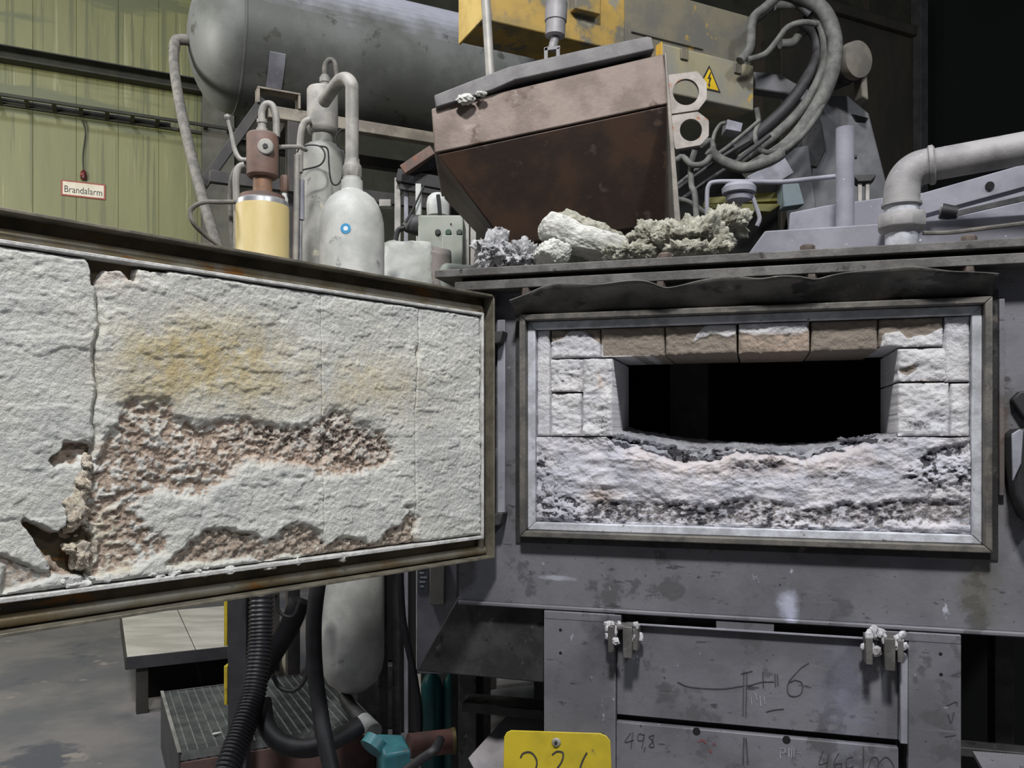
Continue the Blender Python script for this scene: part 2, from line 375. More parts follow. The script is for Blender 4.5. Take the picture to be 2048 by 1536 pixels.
MB().plate_hole(rect(uL, uRt, zF0, zTop, 0.0), rect(iL, iR, iB, iT, 0.0), off).obj('front_plate', FRONT, furn)
# body shell behind the front plate
MB().box(FU, uL, uL + 0.02, 0.021, 1.5, zF0, zTop).obj('side_plate', FRONT, furn, bevel=0.003)
MB().box(FU, uRt - 0.02, uRt, 0.021, 1.5, zF0, zTop).obj('side_plate', FRONT, furn, bevel=0.003)
MB().box(FU, uL + 0.021, uRt - 0.021, 1.48, 1.5, zF0, zTop).obj('back_plate', SOOT, furn)
MB().box(FU, uL + 0.021, uRt - 0.021, 0.021, 1.479, zF0, zF0 + 0.02).obj('bottom_plate', SOOT, furn)
# folded lip along the bottom of the front plate
MB().prism(FU, [(uL, zF0 - 0.012), (uRt, zF0 - 0.012), (uRt, zF0 - 0.001), (uL, zF0 - 0.001)], -0.012, 0.02).obj('bottom_lip', FRONT, furn, bevel=0.003)
# mounting rim of the mouth: outer raised frame + dusted inner ledge, mitred bars
def frame_bars(name, o, i, v0, v1, mat, parent, fr=FU, bevel=0.003):
    (a0, a1, b0, b1), (c0, c1, d0, d1) = o, i      # u0,u1,z0,z1
    O = [(a0, b0), (a1, b0), (a1, b1), (a0, b1)]; I = [(c0, d0), (c1, d0), (c1, d1), (c0, d1)]; out = []
    for k in range(4):
        j = (k + 1) % 4; out.append(MB().prism(fr, [O[k], O[j], I[j], I[k]], v0, v1).obj(name, mat, parent, bevel=bevel))
    return out
RIMD = M('rim_dark', S(108, 104, 98), S(80, 78, 76), 16, 0.6, 0.2, 0.2, 70, spots=((S(122, 117, 108), 0.6, 20),))
w1 = 0.017; w2 = 0.022
fr_ = MB().plate_hole(rect(rL - 0.02, rR + 0.02, rB - 0.02, rT + 0.02, -0.006), rect(rL + 0.01, rR - 0.01, rB + 0.01, rT - 0.01, -0.006), Vector((FU.v[0], FU.v[1], 0)) * 0.0055).obj('rim_seat', SOOT, furn)
frame_bars('rim_bar', (rL, rR, rB, rT), (rL + w1, rR - w1, rB + w1, rT - w1), RV, -0.007, RIMD, furn)
frame_bars('rim_ledge', (rL + w1 + .0005, rR - w1 - .0005, rB + w1 + .0005, rT - w1 - .0005), (rL + w1 + w2, rR - w1 - w2, rB + w1 + w2, rT - w1 - w2), -0.018, 0.03, RIMW, furn)
mL, mR, mB, mT = rL + w1 + w2, rR - w1 - w2, rB + w1 + w2, rT - w1 - w2

# ---- masonry around the mouth
BRK = refractory_mat('mouth_masonry', S(222, 220, 222), S(206, 206, 212), S(148, 138, 128), S(62, 60, 62), S(190, 176, 150), fine=150)
def mmask(px, py):
    wob = 16 * (fbm(px / 26, py / 26, 5) - 0.5)
    top = sstep(2, -2, py - (712 - 0.014 * (px - 1225)) + wob * 0.2) * sstep(1096, 1100, px) * sstep(1890, 1886, px)
    worn = top
    def wipe(poly, soft=4):
        nonlocal worn; worn = worn * (1 - inside(poly, px + wob, py + wob, soft))
    wipe([(1100, 682), (1140, 664), (1170, 664), (1205, 690), (1205, 720), (1090, 720)])
    wipe([(1380, 685), (1420, 643), (1470, 640), (1474, 672), (1420, 672)]); wipe([(1476, 642), (1620, 636), (1618, 662), (1560, 672), (1476, 664)])
    wipe([(1770, 668), (1800, 662), (1810, 672), (1860, 668), (1880, 656), (1900, 650), (1900, 715), (1755, 715)])
    worn = worn * (0.55 + 0.45 * sstep(1100, 1210, px)) if False else worn
    worn = np.maximum(worn, 0.9 * inside([(1795, 740), (1830, 728), (1835, 738), (1815, 752)], px, py, 5))
    worn = np.maximum(worn, 0.9 * inside([(1755, 792), (1795, 800), (1785, 850), (1757, 850)], px, py, 5))
    dark = 0.10 * top + 0.08 + 0.55 * blob(px, py, 1205, 845, 26, 16) + 0.55 * blob(px, py, 1835, 850, 40, 18) + 0.3 * blob(px, py, 1900, 862, 30, 8)
    pink = 0.55 * inside([(1475, 668), (1620, 662), (1620, 705), (1475, 706)], px, py, 6) + 0.9 * blob(px, py, 1200, 765, 7, 18) + 0.5 * blob(px, py, 1850, 762, 35, 3)
    return worn, dark, pink

def rough_block(name, fr, u0, u1, z0, z1, v0, v1, amp, sd, mat, parent, res=0.0035, edge=0.012, mask=None, side=None):
    """a cast or broken brick: its face is uneven and its arrises are worn round"""
    nu = max(4, int((u1 - u0) / res)); nz = max(4, int((z1 - z0) / res))
    U, Z = np.meshgrid(np.linspace(u0, u1, nu + 1), np.linspace(z0, z1, nz + 1))
    px, py = fr.proj(U, v0, Z)
    h = amp * (2.6 * (fbm(U / 0.05, Z / 0.030, sd, 5, 0.6) - 0.5) + 1.3 * (fbm(U / 0.010, Z / 0.007, sd + 9, 3, 0.65) - 0.5))
    de = np.minimum(np.minimum(U - u0, u1 - U), np.minimum(Z - z0, z1 - Z)) + 0.006 * (fbm(U / 0.012, Z / 0.012, sd + 4, 2) - 0.5)
    h = h - edge * (1 - sstep(0, edge * 1.0, de)) * 0.75
    V = v0 - h
    inset = np.zeros_like(U)
    at = {k: np.zeros(U.size + 0) for k in ('ochre', 'worn', 'dark', 'pink')}
    if mask:
        wn, dk, pk = mask(px, py); at['worn'] = wn.ravel(); at['dark'] = dk.ravel(); at['pink'] = pk.ravel()
        V = V + 0.005 * wn
    X = fr.o[0] + fr.u[0] * U + fr.v[0] * V; Y = fr.o[1] + fr.u[1] * U + fr.v[1] * V
    vs = np.stack([X.ravel(), Y.ravel(), Z.ravel()], 1)
    idx = np.arange(U.size).reshape(U.shape)
    q = np.stack([idx[:-1, :-1], idx[:-1, 1:], idx[1:, 1:], idx[1:, :-1]], -1).reshape(-1, 4)
    ring = np.concatenate([idx[0, :-1], idx[:-1, -1], idx[-1, :0:-1], idx[:0:-1, 0]])
    ru, rz = U.ravel()[ring], Z.ravel()[ring]
    back = np.stack([fr.o[0] + fr.u[0] * ru + fr.v[0] * v1, fr.o[1] + fr.u[1] * ru + fr.v[1] * v1, rz], 1)
    n0 = len(vs); n = len(ring)
    mm = MB(); mm.v = [tuple(r) for r in np.concatenate([vs, back])]
    mm.f = [tuple(r) for r in q] + [(int(ring[i]), int(ring[(i + 1) % n]), n0 + (i + 1) % n, n0 + i) for i in range(n)] + [tuple(range(n0 + n - 1, n0 - 1, -1))]
    for k in at: at[k] = np.concatenate([at[k], at[k][ring]]) if at[k].size == U.size else np.zeros(len(mm.v))
    return mm.obj(name, mat, parent, attr=at, angle=70)

BV = -0.004
def brick(x0, x1, y0, y1, amp, sd, v=BV, depth=0.30, gap=0.0012):
    xm, ym = (x0 + x1) / 2, (y0 + y1) / 2
    a = fu(x0, ym, v)[0]; b = fu(x1, ym, v)[0]; zt_, zb_ = fu(xm, y0, v)[1], fu(xm, y1, v)[1]
    a = max(a, mL + 0.001); b = min(b, mR - 0.001); zt_ = min(zt_, mT - 0.001)
    rough_block('brick', FU, a + gap, b - gap, zb_ + gap, zt_ - gap, v, depth, amp, sd, BRK, furn, mask=mmask, edge=0.005)
zl = 873
brick(1066, 1099, 640, zl, 0.003, 1)
brick(1101, 1200, 643, 716, 0.008, 2); brick(1101, 1196, 717, 784, 0.010, 3); brick(1101, 1163, 786, zl, 0.007, 4); brick(1165, 1225, 717, zl, 0.008, 5, v=-0.012)
brick(1201, 1329, 642, 713, 0.004, 6); brick(1330, 1474, 639, 709, 0.005, 7); brick(1476, 1620, 634, 706, 0.005, 8, v=-0.008); brick(1622, 1756, 630, 702, 0.004, 9); brick(1757, 1887, 626, 694, 0.006, 10)
brick(1795, 1894, 696, 763, 0.008, 11); brick(1795, 1899, 765, zl, 0.007, 12); brick(1889, 1940, 622, 764, 0.004, 13); brick(1901, 1940, 766, zl, 0.006, 14)
# ---- rammed sill under the mouth
SILL = refractory_mat('rammed_sill', S(214, 210, 214), S(190, 190, 200), S(158, 152, 152), S(78, 78, 84), S(190, 176, 150), fine=130)
def sill():
    x0, x1 = mL + 0.001, mR - 0.001; nu, nz = 420, 96
    uu = np.linspace(x0, x1, nu + 1); pxu = FU.proj(uu, 0.0, np.full_like(uu, 1.4))[0]
    ytop = np.interp(pxu, [1060, 1100, 1160, 1212, 1226, 1232, 1260, 1300, 1330, 1365, 1400, 1440, 1470, 1500, 1560, 1610, 1650, 1700, 1740, 1760, 1790, 1850, 1900, 1940],
                     [874, 874, 875, 874, 885, 886, 888, 896, 912, 926, 916, 912, 898, 904, 906, 918, 905, 893, 882, 876, 874, 874, 876, 874])
    ytop = ytop + 5 * (fbm(pxu / 9, pxu * 0, 3, 3) - 0.5) * (pxu > 1226) * (pxu < 1760)
    depthv = FU.o[1] + FU.u[1] * uu; zt_ = ZC + (HOR - ytop) / FPX * depthv
    T = np.linspace(0, 1, nz + 1)[:, None]; Z = mB + 0.001 + (zt_[None, :] - mB - 0.001) * T; U = np.repeat(uu[None, :], nz + 1, 0)
    px, py = FU.proj(U, 0.0, Z); wx = px + 26 * (fbm(px / 40, py / 24, 21) - 0.5); wy = py + 26 * (fbm(px / 40, py / 24, 31) - 0.5)
    h = 0.030 * (fbm(U / 0.16, Z / 0.07, 41, 4) - 0.5) + 0.014 * (fbm(U / 0.035, Z / 0.022, 42, 4) - 0.5)
    rub = 0.35 + 0.65 * sstep(0.42, 0.6, fbm(U / 0.12, Z / 0.05, 43, 3))                       # crumbly areas
    smooth_ = inside([(1110, 890), (1240, 920), (1360, 960), (1620, 985), (1760, 960), (1800, 990), (1700, 1005), (1500, 1000), (1240, 985), (1150, 960)], wx, wy, 16)
    rub = rub * (1 - 0.75 * smooth_)
    cr = fbm(U / 0.011, Z / 0.008, 44, 3, 0.6)
    h = h + 0.012 * rub * (cr - 0.5)
    low = inside([(1170, 1050), (1180, 1010), (1260, 1000), (1420, 1012), (1500, 990), (1590, 1010), (1640, 1022), (1700, 1010), (1790, 1005), (1940, 1000), (1940, 1050)], wx, wy, 9)
    h = h - 0.012 * low
    rightr = inside([(1800, 950), (1850, 900), (1940, 880), (1940, 1000), (1860, 1010)], wx, wy, 14)
    h = h + 0.006 * rightr * (cr - 0.4)
    hole = blob(px, py, 1550, 935, 24, 17); h = h - 0.014 * hole
    led = inside([(1835, 915), (1880, 890), (1940, 884), (1940, 905), (1850, 925)], wx, wy, 5); h = h - 0.012 * led
    top_edge = sstep(0.90, 1.0, T) ; h = h - 0.018 * top_edge * ((px > 1228) & (px < 1755))
    botl = sstep(0.05, 0.0, T); h = h - 0.008 * botl
    V = -0.006 - h
    at = {'ochre': np.zeros(U.size), 'worn': (0.62 * low * sstep(0.7, 0.4, cr) + 0.15 * low + 0.34 * rub * (cr < 0.45) + 0.5 * hole).ravel(),
          'dark': (0.40 * low + 0.06 + 0.42 * rub * sstep(0.52, 0.34, cr) + 0.40 * rightr * sstep(0.6, 0.35, cr) + 0.5 * led + 0.4 * hole + 0.5 * inside([(1066, 900), (1085, 890), (1100, 960), (1150, 990), (1170, 1050), (1066, 1050)], wx, wy, 8) * (cr < 0.5)).ravel(),
          'pink': (0.30 * inside([(1228, 890), (1740, 890), (1760, 930), (1600, 950), (1300, 950)], wx, wy, 10) + 0.8 * blob(px, py, 1205, 990, 30, 14)).ravel()}
    X = FU.o[0] + FU.u[0] * U + FU.v[0] * V; Y = FU.o[1] + FU.u[1] * U + FU.v[1] * V
    idx = np.arange(U.size).reshape(U.shape)
    q = np.stack([idx[:-1, :-1], idx[:-1, 1:], idx[1:, 1:], idx[1:, :-1]], -1).reshape(-1, 4)
    ring = np.concatenate([idx[0, :-1], idx[:-1, -1], idx[-1, :0:-1], idx[:0:-1, 0]]); n = len(ring); n0 = U.size
    ru, rz = U.ravel()[ring], Z.ravel()[ring]
    mm = MB(); mm.v = [tuple(r) for r in np.stack([X.ravel(), Y.ravel(), Z.ravel()], 1)] + [tuple(FU.p(a, 0.32, b)) for a, b in zip(ru, rz)]
    mm.f = [tuple(r) for r in q.tolist()] + [(int(ring[i]), int(ring[(i + 1) % n]), n0 + (i + 1) % n, n0 + i) for i in range(n)]
    for k in at: at[k] = np.concatenate([at[k], at[k][ring]])
    mm.obj('rammed_sill', SILL, furn, attr=at, angle=75)
    # crust of dross lying over the sill lip, rising to the back
    CR = refractory_mat('dross_crust', S(168, 168, 174), S(140, 142, 150), S(150, 144, 140), S(36, 36, 38), fine=110)
    a, b = fu(1224, 880, 0)[0], fu(1800, 880, 0)[0]; nu, nv = 240, 60
    uu = np.linspace(a, b, nu + 1); pxu = FU.proj(uu, 0.02, np.full_like(uu, 1.48))[0]
    yf = np.interp(pxu, [1220, 1250, 1290, 1330, 1365, 1400, 1440, 1480, 1520, 1600, 1650, 1700, 1760, 1800], [884, 884, 892, 906, 916, 914, 905, 898, 903, 914, 902, 890, 874, 872]) + 6 * (fbm(pxu / 7, pxu * 0, 8, 3) - 0.5)
    yb = np.interp(pxu, [1220, 1240, 1265, 1290, 1330, 1400, 1480, 1560, 1640, 1700, 1745, 1800], [850, 857, 864, 866, 872, 880, 884, 887, 886, 880, 872, 866])
    dv = FU.o[1] + FU.u[1] * uu; zf = ZC + (HOR - yf) / FPX * dv; zb = ZC + (HOR - yb) / FPX * (dv + 0.26)
    V = np.linspace(0, 1, nv + 1)[:, None] * 0.28 + 0.012; tt = (V - 0.012) / 0.28
    U = np.repeat(uu[None, :], nv + 1, 0)
    n1 = fbm(U / 0.035, V / 0.03 + U * 0, 61, 4); Vp = np.repeat(V, nu + 1, 1) - 0.045 * (n1 - 0.25) * (1 - tt)
    step = np.floor((fbm(U / 0.05, V / 0.05 + U * 0, 62, 3)) * 7) / 7
    Z = zf[None, :] + (zb - zf)[None, :] * (tt ** 0.6) + 0.028 * (step - 0.5) * (1 - tt) + 0.010 * (fbm(U / 0.014, V / 0.014 + U * 0, 63, 3) - 0.5)
    P = np.stack([(FU.o[0] + FU.u[0] * U + FU.v[0] * Vp).ravel(), (FU.o[1] + FU.u[1] * U + FU.v[1] * Vp).ravel(), Z.ravel()], 1)
    low_ = P.reshape(nv + 1, nu + 1, 3)[0].copy(); low_[:, 2] -= 0.025; low_[:, :2] += FU.v * 0.02
    idx = np.arange(U.size).reshape(U.shape); q = np.stack([idx[:-1, :-1], idx[:-1, 1:], idx[1:, 1:], idx[1:, :-1]], -1).reshape(-1, 4).tolist()
    n0 = U.size; q += [[n0 + i, n0 + i + 1, i + 1, i] for i in range(nu)]
    mm = MB(); mm.v = [tuple(r) for r in np.concatenate([P, low_])]; mm.f = [tuple(r) for r in q]
    dk = (0.22 + 0.5 * sstep(0.5, 0.25, n1) * (1 - tt) + 0.25 * blob(*FU.proj(U, Vp, Z), 1400, 912, 50, 14)).ravel()
    z_ = np.zeros(len(mm.v)); mm.obj('dross_crust', CR, furn, attr={'ochre': z_, 'worn': z_, 'pink': z_, 'dark': np.concatenate([dk, dk[:nu + 1]])}, angle=60)
sill()
# ---- chamber behind the mouth
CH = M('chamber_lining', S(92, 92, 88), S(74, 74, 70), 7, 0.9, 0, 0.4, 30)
jL, jR = fu(1226, 800, 0)[0], fu(1795, 800, 0)[0]; lz = fu(1500, 709, 0)[1]
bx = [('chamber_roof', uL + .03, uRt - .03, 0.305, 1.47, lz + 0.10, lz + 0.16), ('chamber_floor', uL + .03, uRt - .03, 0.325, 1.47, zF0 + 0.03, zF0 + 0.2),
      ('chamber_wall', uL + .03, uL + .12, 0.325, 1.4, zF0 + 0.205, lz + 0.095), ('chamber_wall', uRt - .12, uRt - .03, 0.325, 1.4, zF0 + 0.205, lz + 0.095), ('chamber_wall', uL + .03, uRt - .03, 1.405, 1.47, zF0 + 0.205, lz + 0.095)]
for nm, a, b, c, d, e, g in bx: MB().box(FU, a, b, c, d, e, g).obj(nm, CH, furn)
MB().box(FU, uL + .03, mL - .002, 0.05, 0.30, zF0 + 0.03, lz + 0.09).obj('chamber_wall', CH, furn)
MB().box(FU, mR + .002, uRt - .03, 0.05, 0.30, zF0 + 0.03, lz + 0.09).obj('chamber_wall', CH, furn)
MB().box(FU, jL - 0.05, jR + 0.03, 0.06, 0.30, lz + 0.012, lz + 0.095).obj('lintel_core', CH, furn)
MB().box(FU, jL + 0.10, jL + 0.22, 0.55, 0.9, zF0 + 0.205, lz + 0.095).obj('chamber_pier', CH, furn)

# ---- roof flange plates, bolts and bent heat shield
zA1 = fu(1600, 500, -0.075)[1]; th = 0.021
MB().box(FU, fu(866, 540, -0.09)[0], uRt + 0.02, -0.078, 1.52, zA1 - th, zA1).obj('roof_flange', FLANGE, furn, bevel=0.002)
MB().box(FU, fu(915, 550, -0.09)[0], uRt + 0.02, -0.05, 1.50, zA1 - th - 0.0125, zA1 - th - 0.0005).obj('flange_gap_strip', HOLE, furn)  # black strip stands in for the shade between the flange plates
MB().box(FU, fu(905, 560, -0.09)[0], uRt + 0.02, -0.074, 1.52, zTop, zA1 - th - 0.0135).obj('roof_flange', FLANGE, furn, bevel=0.002)
BOLT = M('bolt_rust', S(112, 98, 90), S(86, 78, 74), 30, 0.6, 0.2)
for px, py in ((1055, 572), (1322, 562), (1622, 550), (1935, 535)):
    p = fu(px, py, -0.05)[0]
    MB().lathe(FU.p(p, -0.06, zTop - 0.022), [(0.014, 0), (0.015, 0.002), (0.015, 0.0215)], 6).obj('bolt_nut', BOLT, furn)
for px in (1615, 1938, 1330):
    p = fu(px, 495, -0.05)[0]; MB().lathe(FU.p(p, -0.05, zA1 + 0.0005), [(0.017, 0), (0.018, 0.003), (0.018, 0.013), (0.015, 0.016)], 6).obj('bolt_head', BOLT, furn)
prof = [(1018, 600), (1045, 590), (1075, 577), (1100, 568), (1150, 567), (1200, 567), (1250, 561), (1285, 560), (1308, 566), (1330, 574), (1355, 571), (1395, 561), (1430, 555), (1470, 552), (1520, 556), (1560, 551), (1600, 552), (1630, 557), (1665, 549), (1700, 543), (1760, 538), (1820, 532), (1860, 536), (1900, 541), (1950, 543), (1998, 546)]
topc = catmull([FU.w(x, y, -0.088 - 0.012 * math.sin(x * 0.021)) for x, y in prof], 5)
mm = MB(); rows = 7; n = len(topc)
z_low = rT + 0.004
for r in range(rows + 1):
    t_ = r / rows
    for i, q in enumerate(topc):
        uu = float((np.array(q[:2]) - FU.o) @ FU.u); vv = float((np.array(q[:2]) - FU.o) @ FU.v)
        v_ = vv * (1 - t_) ** 1.4 + (-0.020) * (1 - (1 - t_) ** 1.4) - 0.010 * math.sin(t_ * math.pi) * math.sin(uu * 14) 
        mm.v.append(tuple(FU.p(uu, v_, q.z + (z_low - q.z) * t_)))
mm.f = [(r * n + i, r * n + i + 1, (r + 1) * n + i + 1, (r + 1) * n + i) for r in range(rows) for i in range(n - 1)]
SHIELD = M('shield_steel', S(98, 96, 92), S(70, 69, 67), 10, 0.5, 0.3, 0.15, 60, spots=((S(52, 50, 48), 0.58, 9, (1, 1, 3)), (S(124, 114, 104), 0.65, 25)))
o = mm.obj('heat_shield', SHIELD, furn); so = o.modifiers.new('sheet', 'SOLIDIFY'); so.thickness = 0.003
# seam strips left of the mouth
MB().box(FU, fu(996, 800)[0], fu(1012, 800)[0], -0.010, -0.0005, fu(1004, 1040)[1], fu(1004, 640)[1]).obj('hinge_strip', DUSTY, furn, bevel=0.003)
for py in (668, 1025):
    a = fu(990, py)[0]; b = fu(1016, py)[0]; z = fu(1000, py)[1]
    MB().prism(FU, [(a, z), (b, z + .004), (b - .008, z - 0.03), (a, z - 0.035)], -0.05, -0.0005).obj('hinge_lug', SOOT, furn, bevel=0.003)
# right edge: striker angle and dark latch
a = fu(1994, 800)[0]; MB().box(FU, a, a + 0.012, -0.02, -0.0005, fu(1994, 990)[1], fu(1994, 600)[1]).obj('stop_strip', FRONT, furn, bevel=0.002)
pts = [fu(x, y, -0.03) for x, y in ((2012, 870), (2026, 858), (2060, 855), (2075, 880), (2075, 1060), (2040, 1035), (2018, 985), (2013, 930))]
MB().prism(FU, pts, -0.09, -0.001).obj('latch', BLACK, furn, bevel=0.006)
pts = [fu(x, y, -0.05) for x, y in ((2012, 868), (2028, 858), (2034, 862), (2030, 925), (2014, 960))]
MB().prism(FU, pts, -0.10, -0.0905).obj('latch_plate', DUSTY, furn, bevel=0.002)
pts = [fu(x, y, -0.004) for x, y in ((2018, 800), (2034, 784), (2070, 778), (2070, 846), (2042, 838))]
MB().prism(FU, pts, -0.03, -0.0005).obj('latch_pivot', BLACK, furn, bevel=0.004)

# ---- base below the body
zb1 = zF0 - 0.014
bl, br = fu(1089, 1400, -0.004)[0], fu(1921, 1400, -0.004)[0]
il, ir = fu(1232, 1400)[0], fu(1797, 1400)[0]
MB().box(FU, bl, il, -0.012, 0.02, 0, zb1).obj('base_post', FRONT, furn, bevel=0.003)
MB().box(FU, ir + 0.02, br, -0.012, 0.02, 0, zb1).obj('base_post', FRONT, furn, bevel=0.003)
MB().box(FU, bl, br, 0.04, 0.06, 0, zb1).obj('base_dark_sheet', SOOT, furn)  # added dark backing, shuts out light from under the furnace
zi1 = fu(1500, 1262, 0.01)[1]; zi0 = fu(1500, 1452, 0.01)[1]
MB().box(FU, il + .001, ir + .019, -0.006, 0.02, zi1, zb1 - 0.024).obj('base_header', FRONT, furn, bevel=0.002)
MB().box(FU, il + .001, ir + .0, 0.006, 0.03, zi0, zi1 - 0.001).obj('inset_panel', FRONT, furn, bevel=0.002)
MB().box(FU, il + .001, ir + .0, 0.000, 0.03, 0, zi0 - 0.018).obj('lower_panel', FRONT, furn, bevel=0.002)
MB().box(FU, ir + .001, ir + .018, -0.02, 0.02, zi0, zi1 - 0.03).obj('panel_stop', DUSTY, furn, bevel=0.002)
# slots and fold under the body
sl = [(1090, 1243), (1432, 1548), (1758, 1921)]
for x0, x1 in sl:
    a, b = fu(x0, 1235, -0.006)[0], fu(x1, 1240, -0.006)[0]; MB().box(FU, a, b, -0.013 if x0 != 1432 else -0.007, 0.02, zb1 - 0.023, zb1 - 0.001).obj('slot_bridge', FRONT, furn, bevel=0.002)
for px, py in ((1121, 1260), (1121, 1306), (1881, 1308), (1882, 1349)):
    u, z = fu(px, py, -0.012); MB().lathe(FU.p(u, -0.0125, z), [(0.0042, 0), (0.0040, 0.004)], 16, axis=(FU.v[0], FU.v[1], 0)).obj('rivet_hole', HOLE, furn)
for px, py in ((1393, 1463), (1573, 1480)):
    u, z = fu(px, py, 0.0); MB().lathe(FU.p(u, -0.0006, z), [(0.010, 0), (0.0098, 0.004)], 20, axis=(FU.v[0], FU.v[1], 0)).obj('bolt_hole', HOLE, furn)
# sloped dark belly plate left of the base, legs, cross members
pts = [fu(x, y, 0.03) for x, y in ((917, 1192), (1088, 1206), (1088, 1366), (833, 1342))]
MB().prism(FU, pts, 0.03, 0.30).obj('belly_skirt', SOOT, furn, bevel=0.004)
for x0, x1 in ((915, 952), (1990, 2030)):
    a, b = fu(x0, 1450, 0.30)[0], fu(x1, 1450, 0.30)[0]; MB().box(FU, a, b, 0.305, 0.38, 0, zF0 - 0.14 if x0 < 1000 else zF0 - 0.001).obj('leg', SOOT, furn, bevel=0.003)
a, b = fu(940, 1400, 0.28)[0], fu(1100, 1400, 0.28)[0]; z = fu(1000, 1395, 0.28)[1]
MB().box(FU, a, b, 0.20, 0.30, z - 0.03, z).obj('cross_member', SOOT, furn, bevel=0.003)
MB().box(FU, uL, uRt, 0.85, 0.87, 0, zF0 - 0.002).obj('underside_dark_sheet', HOLE, furn)  # added black sheet, keeps the space under the body dark
a, b = br + 0.002, uRt; z = fu(1990, 1490, 0.2)[1]
MB().box(FU, a, b, 0.16, 0.22, z - 0.025, z).obj('cross_member', SOOT, furn, bevel=0.003)
z = fu(1990, 1510, 0.1)[1]
MB().hexa([FU.w(1945, 1502, .1), FU.w(2080, 1512, .1), FU.w(2080, 1570, .0), FU.w(1985, 1570, .0)], [FU.w(1945, 1502, .1) - Vector((0, 0, .01)), FU.w(2080, 1512, .1) - Vector((0, 0, .01)), FU.w(2080, 1570, .0) - Vector((0, 0, .01)), FU.w(1985, 1570, .0) - Vector((0, 0, .01))]).obj('foot_plate', FRONT, furn)
# fork lugs with flaked dross on the base header
FLAKE = M('dross_flake', S(206, 206, 210), S(168, 166, 168), 40, 0.9, 0, 0.5, 120)
def lump(c, sc, amp, sd, rot=0.0, freq=1.2, sub=3, tilt=0.0, boxy=0.0):
    bm = bmesh.new(); bmesh.ops.create_icosphere(bm, subdivisions=sub, radius=1.0)
    Rm = Matrix.Rotation(rot, 3, 'Z') @ Matrix.Rotation(tilt, 3, 'Y'); vs = []
    for q in bm.verts:
        d = q.co.copy()
        if boxy: k = max(abs(d.x), abs(d.y), abs(d.z)); d = d * (1 - boxy) + d / k * boxy
        e = Vector((d.x * sc[0], d.y * sc[1], d.z * sc[2])); g = min(sc) ** 0.6 * max(sc) ** 0.4; k0 = Vector((sd * 3.1, sd, 0))
        n = mnoise.noise(e * (freq / g) + k0) + 0.28 * mnoise.fractal(e * (freq * 3.1 / g) + k0, 0.6, 2.1, 5)
        vs.append(Rm @ (e + d.normalized() * (amp * g * n)) + Vector(c))
    fs = [tuple(x.index for x in f.verts) for f in bm.faces]; bm.free(); return MB().add(vs, fs)
for (x0, x1, yt, yb, sd) in ((1216, 1282, 1250, 1312, 1), (1724, 1808, 1272, 1336, 2)):
    zt_ = fu(x0, yt, -0.06)[1]; zb_ = fu(x0, yb, -0.06)[1]
    a, b = fu(x0 + 4, yt, -0.04)[0], fu(x1 - 4, yt, -0.04)[0]; wd_ = b - a
    lug = MB().box(FU, a, a + 0.016, -0.075, -0.0125, zb_ + 0.012, zt_).obj('fork_lug', FLANGE, furn, bevel=0.002)
    MB().box(FU, a + wd_ * 0.5, a + wd_ * 0.5 + 0.024, -0.070, -0.0065, zb_, zt_).obj('lug_tab', FLANGE, lug, bevel=0.002)
    MB().box(FU, b - 0.014, b, -0.065, -0.0065, zb_ + 0.02, zt_ - 0.004).obj('lug_tab', FLANGE, lug, bevel=0.002)
    MB().box(FU, a + 0.017, b - 0.015, -0.05, -0.0065, zt_ - 0.012, zt_ - 0.002).obj('lug_bridge', FLANGE, lug, bevel=0.002)
    for j in range(22 if sd == 2 else 15):
        uu = a + wd_ * random.uniform(-.08, 1.08); vv = -0.02 - 0.05 * random.random(); z = zt_ + random.uniform(-0.045, 0.012)
        lump(FU.p(uu, vv, z), (random.uniform(.006, .014), random.uniform(.006, .011), random.uniform(.008, .018)), 0.5, j + sd * 11, random.random() * 3, sub=2, boxy=0.3).obj('dross_flake', FLAKE, lug, angle=20)
SLAG = M('slag_flake', S(120, 120, 128), S(84, 84, 90), 30, 0.8, 0.1, 0.4, 90); SLAGD = M('slag_dark', S(62, 62, 66), S(44, 44, 48), 30, 0.7, 0.1, 0.4, 90)
for j, (x, y) in enumerate(((1240, 872), (1236, 890), (1262, 876), (1280, 888), (1300, 884), (1322, 895), (1336, 906), (1352, 902), (1366, 916), (1380, 904), (1396, 918), (1408, 906), (1424, 914), (1440, 900), (1462, 896), (1500, 900), (1600, 908), (1660, 896), (1694, 880), (1716, 876), (1738, 870))):
    big = 1.5 if 1320 < x < 1440 else 1.0
    lump(FU.w(x, y + 3, .016 + .03 * random.random()), (random.uniform(.012, .026) * big, .018, random.uniform(.003, .0065) * big), 0.9, j + 70, random.uniform(-.5, .3), 1.0, 4, random.uniform(-.35, .35), 0.35).obj('slag_flake', SLAGD if j % 3 == 1 and big > 1 else SLAG, furn, angle=25)
a, b = fu(1280, 1255, -0.006)[0], fu(1728, 1262, -0.006)[0]
MB().box(FU, a, b, -0.011, -0.0065, zi1 + 0.001, zi1 + 0.006).obj('header_bead', DUSTY, furn, bevel=0.001)
